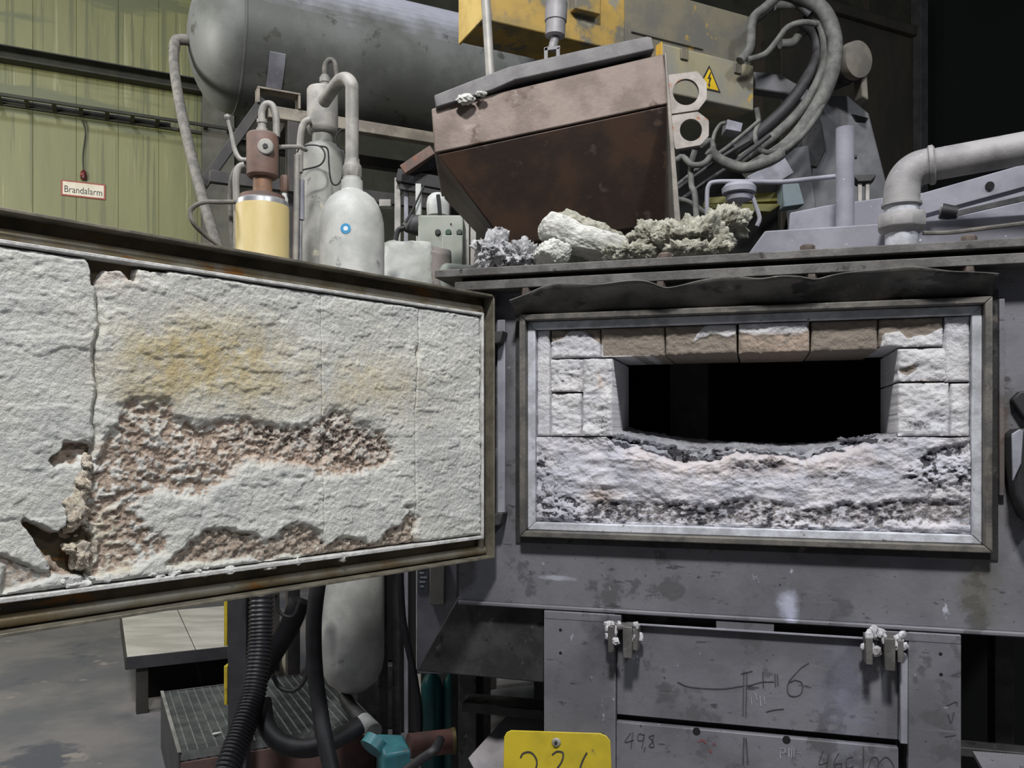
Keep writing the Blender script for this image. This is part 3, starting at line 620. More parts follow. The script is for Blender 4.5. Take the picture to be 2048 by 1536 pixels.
# marker writing on the base panels
PEN = M('marker_pen', S(60, 58, 62), S(72, 70, 74), 30, 0.7); CHALK = M('chalk_line', S(176, 176, 186), S(150, 150, 160), 30, 0.9); REDP = M('red_crayon', S(150, 84, 84), S(130, 74, 76), 30, 0.9)
NF = (FU.v[0], FU.v[1], 0)
def strokes(name, ls, v, wid, mat):
    mm = MB()
    for l in ls: mm.ribbon(catmull([FU.w(x, y, v) for x, y in l], 4) if len(l) > 2 else [FU.w(x, y, v) for x, y in l], wid, NF)
    return mm.obj(name, mat, furn, flat=True)
strokes('handwritten_number', [[(1262, 1466), (1250, 1484), (1268, 1480)], [(1266, 1464), (1262, 1498)], [(1288, 1470), (1278, 1468), (1276, 1480), (1286, 1480), (1289, 1468), (1284, 1498)], [(1291, 1494), (1288, 1504)],
        [(1308, 1470), (1298, 1474), (1306, 1482), (1298, 1492), (1308, 1494), (1306, 1482), (1308, 1470)]], -0.0012, 0.0017, PEN)
strokes('handwritten_number', [[(1647, 1502), (1638, 1528), (1656, 1524)], [(1658, 1508), (1652, 1548)], [(1678, 1506), (1668, 1526), (1676, 1542), (1684, 1528), (1670, 1528)], [(1706, 1514), (1694, 1518), (1694, 1536), (1708, 1532)],
        [(1727, 1494), (1727, 1544)], [(1736, 1540), (1744, 1516), (1756, 1518), (1756, 1542)], [(1758, 1526), (1772, 1514), (1786, 1528), (1788, 1545)]], -0.0012, 0.0017, PEN)
strokes('pen_scribble', [[(1355, 1364), (1380, 1374), (1440, 1378), (1486, 1372)], [(1488, 1342), (1486, 1432)], [(1494, 1344), (1492, 1434)], [(1482, 1348), (1505, 1342)], [(1496, 1372), (1525, 1364), (1548, 1364)], [(1526, 1344), (1527, 1376)],
        [(1550, 1348), (1551, 1374)], [(1555, 1348), (1556, 1372)], [(1532, 1424), (1548, 1420), (1568, 1418)], [(1590, 1360), (1576, 1368), (1577, 1388), (1590, 1393), (1603, 1386), (1604, 1366), (1590, 1360)], [(1577, 1364), (1600, 1338), (1618, 1326)]], 0.0048, 0.0022, PEN)
strokes('pen_scribble', [[(1488, 1475), (1486, 1530)], [(1492, 1476), (1496, 1530)]], -0.0012, 0.003, PEN)
strokes('chalk_marks', [[(1502, 1395), (1504, 1410)], [(1510, 1385), (1514, 1400)], [(1520, 1392), (1522, 1412)], [(1528, 1394), (1530, 1408)]], 0.0048, 0.002, CHALK)
strokes('chalk_marks', [[(1560, 1496), (1561, 1516)], [(1561, 1496), (1570, 1497), (1568, 1506), (1561, 1506)], [(1578, 1496), (1578, 1514)], [(1583, 1497), (1583, 1514)], [(1588, 1496), (1588, 1514)], [(1594, 1505), (1602, 1506)]], -0.0012, 0.0018, CHALK)
strokes('crayon_marks', [[(1396, 1484), (1404, 1480), (1412, 1486)], [(1418, 1498), (1424, 1506)], [(1426, 1486), (1432, 1490)]], -0.0012, 0.003, REDP)
strokes('pen_mark', [[(1893, 1412), (1912, 1404), (1914, 1412)], [(1896, 1428), (1902, 1446), (1908, 1424)], [(1890, 1474), (1912, 1470)]], -0.0126, 0.002, PEN)
# ================================================================== OPEN FURNACE DOOR
zDt, zDb = 1.878, 1.158; DUL = -1.36
door = thing('furnace_door', 'open furnace door lined with cracked off-white refractory in a brown steel pan', 'door', DO.p(DUL / 2, 0.08, zDb))
PAN = M('door_pan_steel', S(104, 92, 70), S(74, 66, 52), 9, 0.42, 0.55, 0.1, 60, spots=((S(122, 84, 42), 0.60, 5, (1, 1, 4)), (S(150, 146, 136), 0.68, 60)))
LIP = M('door_lip_steel', S(132, 126, 112), S(104, 100, 90), 20, 0.5, 0.4, 0.1, 80)
BEAD = M('door_bead_steel', S(150, 146, 134), S(126, 112, 86), 8, 0.35, 0.6, 0.05, 60, spots=((S(140, 96, 48), 0.58, 4, (1, 1, 2)),))
MB().box(DO, DUL, 0, 0.036, 0.15, zDb, zDt).obj('pan', PAN, door, bevel=0.004)
def ring4(name, o, i, v0, v1, mat, bev=0.001): frame_bars(name, o, i, v0, v1, mat, door, DO, bev)
ring4('outer_lip', (DUL, 0, zDb, zDt), (DUL + .006, -.006, zDb + .006, zDt - .006), -0.004, 0.0355, LIP)
# rounded bead bars
for z in (zDt - 0.040, zDb + 0.020):
    MB().tube([DO.p(DUL + 0.03, 0.030, z), DO.p(-0.024 if z > 1.5 else -0.012, 0.030, z)], 0.0115, 14).obj('bead_bar', BEAD, door)
MB().tube([DO.p(-0.024, 0.030, zDb + 0.022), DO.p(-0.024, 0.030, zDt - 0.042)], 0.0105, 14).obj('bead_bar', BEAD, door)
MB().tube([DO.p(DUL + 0.028, 0.030, zDb + 0.022), DO.p(DUL + 0.028, 0.030, zDt - 0.042)], 0.0105, 14).obj('bead_bar', BEAD, door)
zR1, zR0, uR1, uR0 = zDt - 0.062, zDb + 0.066, -0.044, DUL + 0.05
RS = M('door_white_strip', S(206, 206, 204), S(176, 174, 172), 30, 0.9, 0, 0.4, 90, spots=((S(96, 92, 88), 0.66, 40),))
ring4('rope_seal', (uR0 - .010, uR1 + .010, zR0 - .011, zR1 + .010), (uR0 - .002, uR1 + .002, zR0 - .002, zR1 + .002), 0.004, 0.0355, RS, 0.002)
REF = refractory_mat('door_refractory', S(218, 218, 212), S(198, 199, 196), S(166, 150, 136), S(78, 73, 70), S(192, 176, 136), fine=105)
def door_fields(px, py, U, Z):
    sh = dict()
    wx = px + 30 * (fbm(px / 38, py / 30, 71, 4) - 0.5); wy = py + 30 * (fbm(px / 38, py / 30, 81, 4) - 0.5)
    h = 0.009 * (fbm(U / 0.20, Z / 0.12, 91, 3) - 0.5) + 0.0024 * (fbm(U / 0.026, (Z + 0.25 * U) / 0.015, 92, 4, 0.6) - 0.5) + 0.0036 * (fbm(U / 0.009, Z / 0.008, 93, 3, 0.65) - 0.5)
    ero = inside([(196, 905), (225, 860), (240, 815), (262, 803), (335, 803), (345, 830), (400, 848), (440, 845), (500, 838), (545, 850), (600, 852), (640, 832), (665, 815), (700, 822), (715, 850), (770, 868), (790, 900), (780, 935), (720, 948), (640, 955), (560, 925), (500, 925), (440, 962), (420, 1000), (330, 985), (290, 1000), (290, 1050), (340, 1075), (330, 1110), (185, 1150), (180, 1000), (185, 920)], wx, wy, 13)
    bot = inside([(330, 1130), (380, 1075), (430, 1055), (500, 1065), (535, 1082), (590, 1050), (640, 1062), (655, 1095), (560, 1118), (430, 1125)], wx, wy, 6)
    bot = np.maximum(bot, inside([(600, 1110), (690, 1072), (720, 1068), (745, 1085), (790, 1052), (812, 1020), (830, 1040), (822, 1065), (850, 1084), (890, 1080), (870, 1100), (700, 1125)], wx, wy, 5))
    lft = inside([(52, 1045), (110, 1062), (130, 1045), (150, 985), (180, 935), (178, 1150), (110, 1150), (80, 1100)], wx, wy, 5)
    lft2 = inside([(0, 1105), (60, 1130), (130, 1150), (0, 1190)], wx, wy, 5)
    gou = inside([(98, 925), (130, 885), (178, 880), (180, 905), (150, 920), (118, 938)], wx, wy, 4)
    hol = inside([(166, 500), (322, 520), (324, 544), (280, 538), (270, 556), (252, 552), (242, 540), (212, 540), (198, 566), (184, 562), (174, 535)], wx + 0, wy, 3)
    dent = blob(px, py, 815, 1015, 9, 5) + blob(px, py, 832, 705, 5, 12) + 0.6 * blob(px, py, 565, 955, 10, 6) + 0.6 * blob(px, py, 595, 955, 12, 5)
    cr = fbm(U / 0.012, Z / 0.009, 95, 3, 0.6)
    rough_ = np.clip(ero + bot + lft + 0.6 * lft2 + gou, 0, 1)
    h = h - 0.012 * ero * (0.4 + fbm(U / 0.06, Z / 0.05, 97, 3)) - 0.010 * bot - 0.030 * lft * (0.5 + fbm(U / 0.05, Z / 0.06, 98, 3)) - 0.012 * lft2 - 0.022 * gou - 0.055 * hol - 0.012 * dent
    h = h + 0.016 * rough_ * (cr - 0.5) * (1 - 0.4 * lft)
    crust = sstep(0.5, 0.62, fbm(U / 0.05, Z / 0.02, 99, 4)) * (1 - rough_); h = h + 0.0022 * crust
    tint = 0.95 * blob(px, py, 465, 715, 120, 85) + 0.7 * blob(px, py, 300, 715, 120, 85) + 0.5 * blob(px, py, 745, 755, 85, 60) + 0.5 * blob(px, py, 300, 790, 70, 30) + 0.3 * blob(px, py, 620, 790, 200, 60) + 0.35 * bot + 0.55 * lft + 0.5 * inside([(180, 1010), (240, 1010), (270, 1140), (180, 1150)], wx, wy, 10)
    tint = tint * (0.85 + 0.4 * (fbm(px / 30, py / 22, 101, 4) - 0.2)) + 0.10 * sstep(0.45, 0.7, fbm(px / 120, py / 90, 103, 3))
    worn = 0.62 * ero * sstep(0.62, 0.36, cr) + 0.25 * ero + 0.55 * bot + 0.8 * lft + 0.7 * gou + 0.5 * lft2 + 0.6 * dent
    dk = 0.05 + ero * (0.10 + 0.30 * sstep(0.56, 0.36, cr) + 0.30 * inside([(540, 850), (660, 815), (790, 880), (780, 930), (700, 925), (560, 900), (420, 890)], wx, wy, 20)) + 0.5 * bot * sstep(0.75, 0.4, cr) + 0.12 * blob(px, py, 640, 1000, 60, 30)
    pk = 0.6 * ero * blob(px, py, 600, 910, 260, 60) + 0.15 * ero + 0.7 * blob(px, py, 205, 895, 18, 12) + 0.35 * blob(px, py, 848, 850, 10, 18) + 0.5 * blob(px, py, 230, 560, 50, 25)
    return h, {'ochre': tint, 'worn': worn, 'dark': dk, 'pink': np.clip(pk, 0, 1)}
def joint(pts, sd, amp):
    ys = [p[1] for p in pts]; xs = [p[0] for p in pts]
    def f(z):
        """door-plane u of the joint at height z (photo polyline, in pixels, laid on the door face)"""
        out = []
        for zz in z:
            u = -0.5
            for _ in range(6):
                px, py = DO.proj(u, 0.015, zz); tx = np.interp(py, ys, xs); u = DO.hit(float(tx), float(py), 0.015)[0]
            out.append(u)
        out = np.array(out); return out + amp * (fbm(z / 0.02, z * 0, sd, 3) - 0.5)
    return f
J1 = joint([(187, 500), (192, 560), (196, 620), (197, 660), (188, 690), (190, 730), (194, 780), (186, 820), (188, 870), (181, 920), (179, 1000), (176, 1080), (172, 1160)], 1, 0.010)
J2 = joint([(638, 560), (640, 700), (642, 830), (644, 1000), (646, 1120)], 2, 0.004)
J3 = joint([(836, 590), (833, 700), (829, 760), (826, 860), (828, 1000), (826, 1100)], 3, 0.006)
def door_block(fl, fr2, gl, gr, el=.008, er=.008):
    res = 0.0024; nz = int((zR1 - zR0) / res); zz = np.linspace(zR0 + .001, zR1 - .001, nz + 1)
    a = fl(zz) + gl; b = fr2(zz) - gr; nu = max(8, int(np.mean(b - a) / res))
    T = np.linspace(0, 1, nu + 1)[None, :]; U = a[:, None] + (b - a)[:, None] * T; Z = np.repeat(zz[:, None], nu + 1, 1)
    px, py = DO.proj(U, 0.015, Z); h, at = door_fields(px, py, U, Z)
    de = np.minimum(np.minimum((U - a[:, None]), (b[:, None] - U)), np.minimum(Z - zR0, zR1 - Z)) + 0.004 * (fbm(U / 0.01, Z / 0.01, 7, 2) - 0.5)
    h = h - 1.2 * el * (1 - sstep(0.0, el, U - a[:, None] + 0.5 * el * (fbm(U / 0.01, Z / 0.01, 8, 2) - 0.5))) - 1.2 * er * (1 - sstep(0.0, er, b[:, None] - U + 0.5 * er * (fbm(U / 0.01, Z / 0.01, 9, 2) - 0.5))) - 0.008 * (1 - sstep(0.0, 0.007, np.minimum(Z - zR0, zR1 - Z) + 0.005 * (fbm(U / 0.012, Z / 0.01, 7, 3) - 0.5))); V = 0.008 - h
    V = np.minimum(V, 0.034 + 0.03)
    X = DO.o[0] + DO.u[0] * U + DO.v[0] * V; Y = DO.o[1] + DO.u[1] * U + DO.v[1] * V
    idx = np.arange(U.size).reshape(U.shape); q = np.stack([idx[:-1, :-1], idx[:-1, 1:], idx[1:, 1:], idx[1:, :-1]], -1).reshape(-1, 4).tolist()
    ring = np.concatenate([idx[0, :-1], idx[:-1, -1], idx[-1, :0:-1], idx[:0:-1, 0]]); n = len(ring); n0 = U.size
    ru, rz = U.ravel()[ring], Z.ravel()[ring]
    mm = MB(); mm.v = [tuple(r) for r in np.stack([X.ravel(), Y.ravel(), Z.ravel()], 1)] + [tuple(DO.p(x, 0.075, y)) for x, y in zip(ru, rz)]
    mm.f = [tuple(r) for r in q] + [(int(ring[i]), int(ring[(i + 1) % n]), n0 + (i + 1) % n, n0 + i) for i in range(n)]
    at = {k: np.concatenate([x.ravel(), x.ravel()[ring]]) for k, x in at.items()}
    mm.obj('refractory_block', REF, door, attr=at, angle=75)
c_ = lambda val: (lambda z: np.full(len(z), val))
door_block(c_(uR0), J1, 0.0, 0.0022); door_block(J1, J2, 0.0022, 0.0002, .008, .0016); door_block(J2, J3, 0.0002, 0.0004, .0016, .003); door_block(J3, c_(uR1), 0.0004, 0.0, .003, .006)
# loose broken pieces sitting in the big crack
for (x, y, sx, sz, sd) in ((150, 1015, .022, .040, 1), (158, 965, .016, .022, 2), (160, 1112, .014, .026, 3), (136, 1096, .010, .008, 4), (168, 925, .010, .014, 5)):
    p = DO.w(x, y, 0.02); mm = lump(p, (sx * 0.95, 0.022, sz), 0.55, sd, math.atan2(DO.u[1], DO.u[0]), 1.3, 5, boxy=0.3)
    px, py = np.full(len(mm.v), x), np.full(len(mm.v), y); z_ = np.zeros(len(mm.v))
    mm.obj('broken_chunk', REF, door, attr={'ochre': z_ + 0.5, 'worn': z_ + 0.42, 'dark': z_ + 0.14, 'pink': z_ + 0.2}, angle=60)
# mortar crumbs along the lower seal
for j in range(26):
    px = random.uniform(120, 700); py = 1168 - (px - 100) * 0.088 + random.uniform(-8, 8)
    p = DO.w(px, py, 0.012); lump(p, (random.uniform(.005, .016), .008, random.uniform(.003, .008)), 0.5, j, math.atan2(DO.u[1], DO.u[0]), 1.4, 2, boxy=0.2).obj('mortar_crumb', RS, door, angle=30)
# hinge barrel on the far side
for z in (zDb + 0.12, zDt - 0.12):
    MB().cyl(DO.p(0.012, 0.10, z - 0.06), DO.p(0.012, 0.10, z + 0.06), 0.012, 18).obj('hinge_barrel', SOOT, door)
# ================================================================== HORIZONTAL AIR TANK ON ITS RACK
TV = -1.45 - 2.508
uS = HA.hit(468, 84, TV)[0]; zS = HA.hit(468, 80, TV)[1]; dS = HA.p(uS, TV, 0).y
TR = 0.385; uTe = HA.hit(985, 110, TV)[0]
TANK = M('tank_paint', S(104, 106, 104), S(84, 86, 82), 3, 0.55, 0.15, 0.08, 30, spots=((S(66, 66, 60), 0.60, 8),), dust=(S(172, 172, 184), 0.9))  # pale upward layer is dust plus light painted onto the tank's top
ax = (HA.u[0], HA.u[1], 0)
tank = thing('air_tank', 'large horizontal dusty grey pressure tank with domed end on a rack', 'tank', HA.p(uS + 0.8, TV, zS - TR))
L = uTe - uS
dome = [(TR * math.sin(a), -0.24 * math.cos(a)) for a in [math.pi / 2 * k / 12 for k in range(13)]]
MB().lathe(HA.p(uS, TV, zS), dome, 64, ax).obj('end_dome', TANK, tank, angle=60)
MB().lathe(HA.p(uS, TV, zS), [(TR, 0.0005), (TR + 0.004, 0.002), (TR + 0.004, 0.012), (TR, 0.014), (TR, L)], 64, ax).obj('shell', TANK, tank)
MB().lathe(HA.p(uS, TV, zS), [(r_, L - h_ + 0.0005) for r_, h_ in reversed(dome)], 64, ax).obj('end_dome', TANK, tank, angle=60)
uB = HA.hit(552, 190, TV - 0.3)[0]
mm = MB()
ring = [TV - TR * math.sin(a) for a in (0.62, 0.78, 0.94, 1.1)]; rz = [zS - TR * math.cos(a) for a in (0.62, 0.78, 0.94, 1.1)]
mm.hexa([HA.p(uB - .04, v_ - .003, z_) for v_, z_ in zip(ring, rz)] + [HA.p(uB - .04, v_ - .012, z_ - .006) for v_, z_ in reversed(list(zip(ring, rz)))], [HA.p(uB + .04, v_ - .003, z_) for v_, z_ in zip(ring, rz)] + [HA.p(uB + .04, v_ - .012, z_ - .006) for v_, z_ in reversed(list(zip(ring, rz)))])
mm.obj('saddle_strap', DUSTY, tank)
e0 = HA.w(378, 80, TV)
HOSE = M('dusty_hose', S(116, 112, 106), S(92, 90, 86), 30, 0.8, 0, 0.2, 80)
MB().tube([W(384, 82, dS - .12), W(366, 79, dS - .14), W(352, 82, dS - .15), W(348, 100, dS - .16)], 0.028, 14, smooth=5).obj('outlet_elbow', HOSE, tank)
MB().tube([W(348, 96, dS - .16), W(349, 140, dS - .2), W(362, 220, dS - .4), W(385, 320, dS - .6), W(415, 430, dS - .8), W(450, 540, dS - .9)], [0.026, 0.025, 0.024], 12, smooth=8).obj('tank_hose', HOSE, label='thick dusty hose hanging from the end of the big tank', cat='hose')
rack = thing('tank_rack', 'welded steel rack carrying the big grey tank', 'rack', HA.p(uS + 0.8, TV, 0))
RK = M('rack_steel', S(150, 142, 128), S(120, 112, 102), 8, 0.6, 0.1, 0.1, 40); RKD = M('rack_dark', S(66, 62, 60), S(50, 48, 48), 8, 0.6, 0.1)
vb = TV - 0.28; ub0 = HA.hit(535, 232, vb)[0]; zr = HA.hit(700, 252, vb)[1]; ub1 = HA.hit(1000, 300, vb)[0]
MB().box(HA, ub0, ub1, vb - 0.03, vb + 0.03, zr - 0.032, zr + 0.032).obj('beam', RK, rack, bevel=0.004)
MB().box(HA, ub0, ub1, TV + 0.25, TV + 0.31, zr - 0.032, zr + 0.032).obj('beam', RKD, rack, bevel=0.004)
for uu in (ub0 + 0.1, ub1 - 0.1):
    MB().box(HA, uu, uu + 0.06, vb + 0.031, TV + 0.249, zr - 0.03, zr + 0.03).obj('cross_beam', RKD, rack, bevel=0.004)
    MB().box(HA, uu - 0.003, uu + 0.063, vb - 0.029, vb + 0.029, 0, zr - 0.033).obj('leg', RKD, rack, bevel=0.004)
    MB().box(HA, uu - 0.003, uu + 0.063, TV + 0.251, TV + 0.309, 0, zr - 0.033).obj('leg', RKD, rack, bevel=0.004)
q = HA.hit(556, 205, vb)[0]
for a_, b_, z0, z1 in ((q - .11, q - .098, zr + .033, zr + .105), (q + .098, q + .11, zr + .033, zr + .105), (q - .11, q + .11, zr + .106, zr + .116)):
    MB().box(HA, a_, b_, vb - 0.04, vb + 0.04, z0, z1).obj('saddle_bracket', RK, rack, bevel=0.002)
MB().bar(HA.p(ub0 - .02, vb, zr + .06), HA.p(ub0 - .32, vb, zr - .42), .05, .05).obj('brace', RKD, rack, bevel=0.003)
MB().bar(HA.p(ub0 - .3, vb - .1, zr - .40), HA.p(ub0 + .9, vb - .1, zr - .40), .04, .06).obj('lower_rail', RKD, rack, bevel=0.003)

# ================================================================== ACCUMULATOR BOTTLES
WHITE = M('bottle_white', S(196, 196, 192), S(172, 174, 170), 9, 0.5, 0.0, 0.06, 50, spots=((S(140, 140, 138), 0.63, 12), (S(112, 112, 112), 0.68, 40)))
GREYB = M('bottle_grey', S(150, 150, 144), S(118, 118, 114), 5, 0.55, 0.05, 0.08, 40, spots=((S(176, 172, 150), 0.6, 9), (S(88, 88, 88), 0.62, 13)))
YEL = M('bottle_yellow', S(206, 188, 136), S(192, 170, 112), 5, 0.5, 0.0, 0.05, 40, stretch=(1, 1, 0.3), spots=((S(170, 164, 146), 0.62, 8),))
RUSTH = M('rusty_head', S(116, 92, 82), S(92, 76, 70), 10, 0.65, 0.1, 0.15, 60, spots=((S(124, 78, 58), 0.6, 14),), dust=(S(140, 132, 126), 0.5))
PIPEG = M('pipe_grey', S(160, 156, 150), S(134, 132, 128), 14, 0.6, 0.1, 0.1, 60, dust=(S(176, 172, 166), 0.5))
def pr(px, d): return px / FPX * d
d = 3.0; b0 = W(704, 1402, d); R = pr(64, d)
t = thing('accumulator_bottle', 'white pressure bottle with blue round sticker and goose-neck pipe on top', 'gas bottle', b0)
zy = lambda py: ZC + (HOR - py) / FPX * d - b0.z
pf = [(0.018, 0.0), (0.020, zy(1385)), (0.05, zy(1378)), (0.085, zy(1362)), (0.105, zy(1340)), (R, zy(1315)), (R, zy(462)), (R * .985, zy(445)), (R * .93, zy(428)), (R * .84, zy(412)), (R * .70, zy(398)), (R * .5, zy(388)), (R * .36, zy(384)), (R * .33, zy(380))]
body = MB().lathe(b0, pf, 48).obj('body', WHITE, t, angle=50)
pf2 = [(0.038, zy(386)), (0.038, zy(362)), (0.032, zy(361)), (0.032, zy(357)), (0.033, zy(355.5))]
MB().lathe(b0, pf2, 28).obj('neck', WHITE, t)
MB().lathe(b0, [(0.032, zy(355)), (0.034, zy(353)), (0.034, zy(333)), (0.028, zy(328)), (0.026, zy(318))], 8).obj('union_nut', PIPEG, t)
MB().tube([W(704, 330, d), W(704, 260, d), W(704, 190, d), W(703, 170, d), W(693, 158, d + .03), W(678, 163, d + .08), W(660, 186, d + .14), W(648, 204, d + .19)], 0.0235, 18, smooth=6).obj('goose_neck', PIPEG, t)
stc = VW.p(W(704, 457, d).x, d - R - 0.0012, W(704, 457, d - R).z)
st = MB().lathe(stc, [(0.0175, 0), (0.0175, 0.0008)], 28, (0, 1, 0)).obj('sticker', M('sticker_blue', S(70, 150, 196), S(60, 140, 190), 20, 0.4), t)
MB().lathe(stc - Vector((0, .0007, 0)), [(0.008, 0), (0.008, 0.0005)], 20, (0, 1, 0)).obj('sticker_centre', M('sticker_white', S(220, 228, 232)), st)
for py in (408, 1330): pass
MB().box(VW, W(770, 408, d).x - .02, W(772, 408, d).x + .018, d - .01, d + .03, W(0, 414, d).z, W(0, 400, d).z).obj('clamp_tab', PIPEG, t, bevel=.002)
# tall grey one behind
d = 3.38; b0 = W(645, 1118, d); R = pr(47, d); zy = lambda py: ZC + (HOR - py) / FPX * d - b0.z
t = thing('accumulator_bottle', 'tall stained grey pressure bottle behind the white one', 'gas bottle', b0)
MB().lathe(b0, [(R * .6, 0), (R, zy(1106)), (R, zy(325)), (R * .97, zy(310)), (R * .85, zy(298)), (R * .6, zy(290)), (R * .45, zy(288))], 44).obj('body', GREYB, t, angle=50)
MB().lathe(b0, [(0.041, zy(290)), (0.041, zy(268))], 28).obj('neck', GREYB, t)
hd = MB().lathe(b0, [(0.046, zy(269)), (0.055, zy(266)), (0.060, zy(260)), (0.061, zy(258)), (0.061, zy(182)), (0.056, zy(178)), (0.02, zy(176))], 36).obj('head', PIPEG, t)
MB().lathe(W(650, 176, d), [(0.018, 0), (0.018, .02), (0.022, .021), (0.022, .04), (0.016, .042), (.016, .05)], 16).obj('fitting', PIPEG, hd)
MB().tube([W(650, 155, d), W(650, 132, d), W(658, 120, d), W(668, 124, d), W(673, 145, d), W(673, 172, d)], 0.010, 10, smooth=5).obj('hose_loop', HOSE, t)
MB().tube([W(622, 240, d - .06), W(610, 245, d - .06), W(603, 262, d - .06), W(600, 300, d - .06), W(600, 345, d - .06)], 0.014, 10, smooth=5).obj('side_pipe', PIPEG, t)
# yellow one with the rusty head
d = 2.95; b0 = W(525, 1118, d); R = pr(52, d); zy = lambda py: ZC + (HOR - py) / FPX * d - b0.z
t = thing('accumulator_bottle', 'cream yellow pressure bottle with brown rusty head and gauge', 'gas bottle', b0)
MB().lathe(b0, [(R * .8, 0), (R, .02), (R, zy(416)), (R * .99, zy(414))], 44).obj('body', YEL, t)
MB().lathe(b0, [(R * .985, zy(413.8)), (R * .97, zy(405)), (R * .9, zy(402))], 44).obj('silver_band', M('band_silver', S(188, 190, 194), S(160, 162, 166), 20, 0.35, 0.6), t)
MB().lathe(b0, [(R * .86, zy(401.8)), (R * .84, zy(393)), (R * .5, zy(390)), (0.036, zy(389))], 40).obj('cap_ring', RUSTH, t)
MB().lathe(b0, [(0.033, zy(389)), (0.033, zy(356))], 28).obj('neck', M('neck_rust', S(150, 112, 88), S(126, 98, 80), 14, 0.6, 0.1, 0.2, 50), t)
hd = MB().lathe(b0, [(0.046, zy(356)), (0.053, zy(352)), (0.054, zy(346)), (0.054, zy(272)), (0.050, zy(269)), (0.02, zy(268))], 36).obj('head', RUSTH, t)
g = W(530, 292, d - .056)
ga = MB().lathe(g + Vector((0, .010, 0)), [(0.027, 0), (0.027, .006), (0.024, .009), (0.010, .010)], 28, (0.1, -1, 0)).obj('gauge', PIPEG, t)
MB().lathe(g + Vector((0.001, -.0005, 0)), [(0.010, 0), (0.009, .003)], 6, (0.1, -1, 0)).obj('gauge_screw', SOOT, ga)
MB().lathe(W(524, 268, d), [(0.020, 0), (0.020, .018), (0.015, .019), (0.015, .036), (.018, .037), (.018, .05)], 16).obj('fitting', PIPEG, hd)
MB().tube([W(524, 242, d), W(524, 222, d), W(532, 209, d), W(545, 212, d), W(552, 235, d), W(553, 274, d)], 0.0125, 10, smooth=5).obj('hose_loop', PIPEG, t)
lv = MB().tube([W(455, 235, d), W(463, 268, d), W(470, 300, d), W(480, 318, d), W(497, 321, d)], [0.006, 0.0075, 0.009, 0.009], 10, smooth=5).obj('lever', PIPEG, t)
MB().lathe(W(455, 241, d), [(0.001, 0), (.008, .002), (.012, .010), (.010, .018), (.001, .023)], 16).obj('ball_knob', PIPEG, lv)
MB().tube([W(490, 330, d), W(478, 336, d), W(472, 360, d), W(474, 420, d), W(473, 520, d)], 0.012, 10, smooth=5).obj('side_pipe', PIPEG, t)
MB().tube([W(492, 322, d + .03), W(470, 340, d + .03), W(460, 380, d + .03), W(463, 460, d + .03), W(470, 520, d + .03)], 0.008, 10, smooth=5).obj('side_pipe', HOSE, t)
bs = thing('bottle_bracket', 'dark steel bracket carrying the yellow and tall bottles behind the door', 'bracket', VW.p(W(585, 0, 3.2).x, 3.2, 0))
zk_ = W(0, 1118, 2.95).z
MB().box(VW, W(470, 0, 2.85).x, W(580, 0, 2.85).x, 2.85, 3.05, zk_ - .02, zk_).obj('shelf', SOOT, bs)
zk2 = W(0, 1118, 3.38).z
MB().box(VW, W(600, 0, 3.3).x, W(690, 0, 3.3).x, 3.27, 3.5, zk2 - .02, zk2).obj('shelf', SOOT, bs)
MB().box(VW, W(600, 0, 3.3).x, W(612, 0, 3.3).x, 3.51, 3.54, 0, zk2).obj('leg', SOOT, bs)
MB().bar(W(575, 1121, 3.04), W(606, 1121, 3.52), .03, .02).obj('tie_bar', SOOT, bs)
# tubes and wires around the bottles
MB().tube([W(556, 294, 2.98), W(600, 294, 3.05), W(612, 300, 3.1)], 0.008, 10).obj('cross_tube', PIPEG, label='thin grey tube running from the rusty head towards the tall bottle', cat='pipe')
MB().tube([W(594, 310, 3.0), W(593, 400, 3.0), W(590, 560, 3.0)], 0.0105, 12).obj('upright_tube', PIPEG, label='straight upright grey tube between yellow and white bottles', cat='pipe')
t = thing('sensor_rod', 'slim steel sensor rod with dark holder beside the upright grey tube', 'sensor', W(600, 545, 3.04))
MB().tube([W(601, 360, 3.04), W(601, 440, 3.04)], 0.014, 12).obj('holder', DUSTY, t)
MB().tube([W(600, 441, 3.04), W(599, 545, 3.04)], 0.009, 12).obj('rod', M('bright_rod', S(190, 190, 196), S(150, 150, 156), 9, 0.3, 0.7), t)
for lb, pts in (('thin black wire looping from the grey tube across the tall bottle', [(594, 305), (600, 296), (618, 290), (640, 293), (650, 310), (640, 330), (605, 340)]),
                ('thin black wire sagging in a long loop over the tall bottle', [(640, 292), (655, 298), (658, 330), (662, 362), (673, 370), (684, 355), (686, 320), (682, 300)]),
                ('thin black wire curling beside the goose-neck pipe', [(700, 290), (690, 298), (676, 292), (672, 275), (682, 260), (692, 258)])):
    MB().tube([W(x, y, 3.2 if 'goose' not in lb else 3.08) for x, y in pts], 0.0032, 6, smooth=6).obj('wire', BLACK, label=lb, cat='wire')
MB().tube([W(497, 404, 2.92), W(440, 404, 2.92), W(405, 405, 2.9), (W(382, 420, 2.9)), W(386, 445, 2.9), W(410, 470, 2.95), W(450, 500, 3.0)], 0.008, 10, smooth=6).obj('looped_hose', HOSE, label='slim grey hose bending back in a loop left of the yellow bottle', cat='hose')
t = thing('relief_valve', 'small white capped valve standing right of the yellow bottle', 'valve', W(569, 415, 3.0))
MB().lathe(W(569, 415, 3.0), [(0.010, 0), (0.013, .005), (0.013, .03), (.009, .04), (.009, .05)], 14).obj('cap', WHITE, t)
MB().lathe(W(569, 385, 3.0), [(0.010, 0), (0.016, .01), (0.016, .05), (.012, .06)], 8).obj('stem', RUSTH, t)

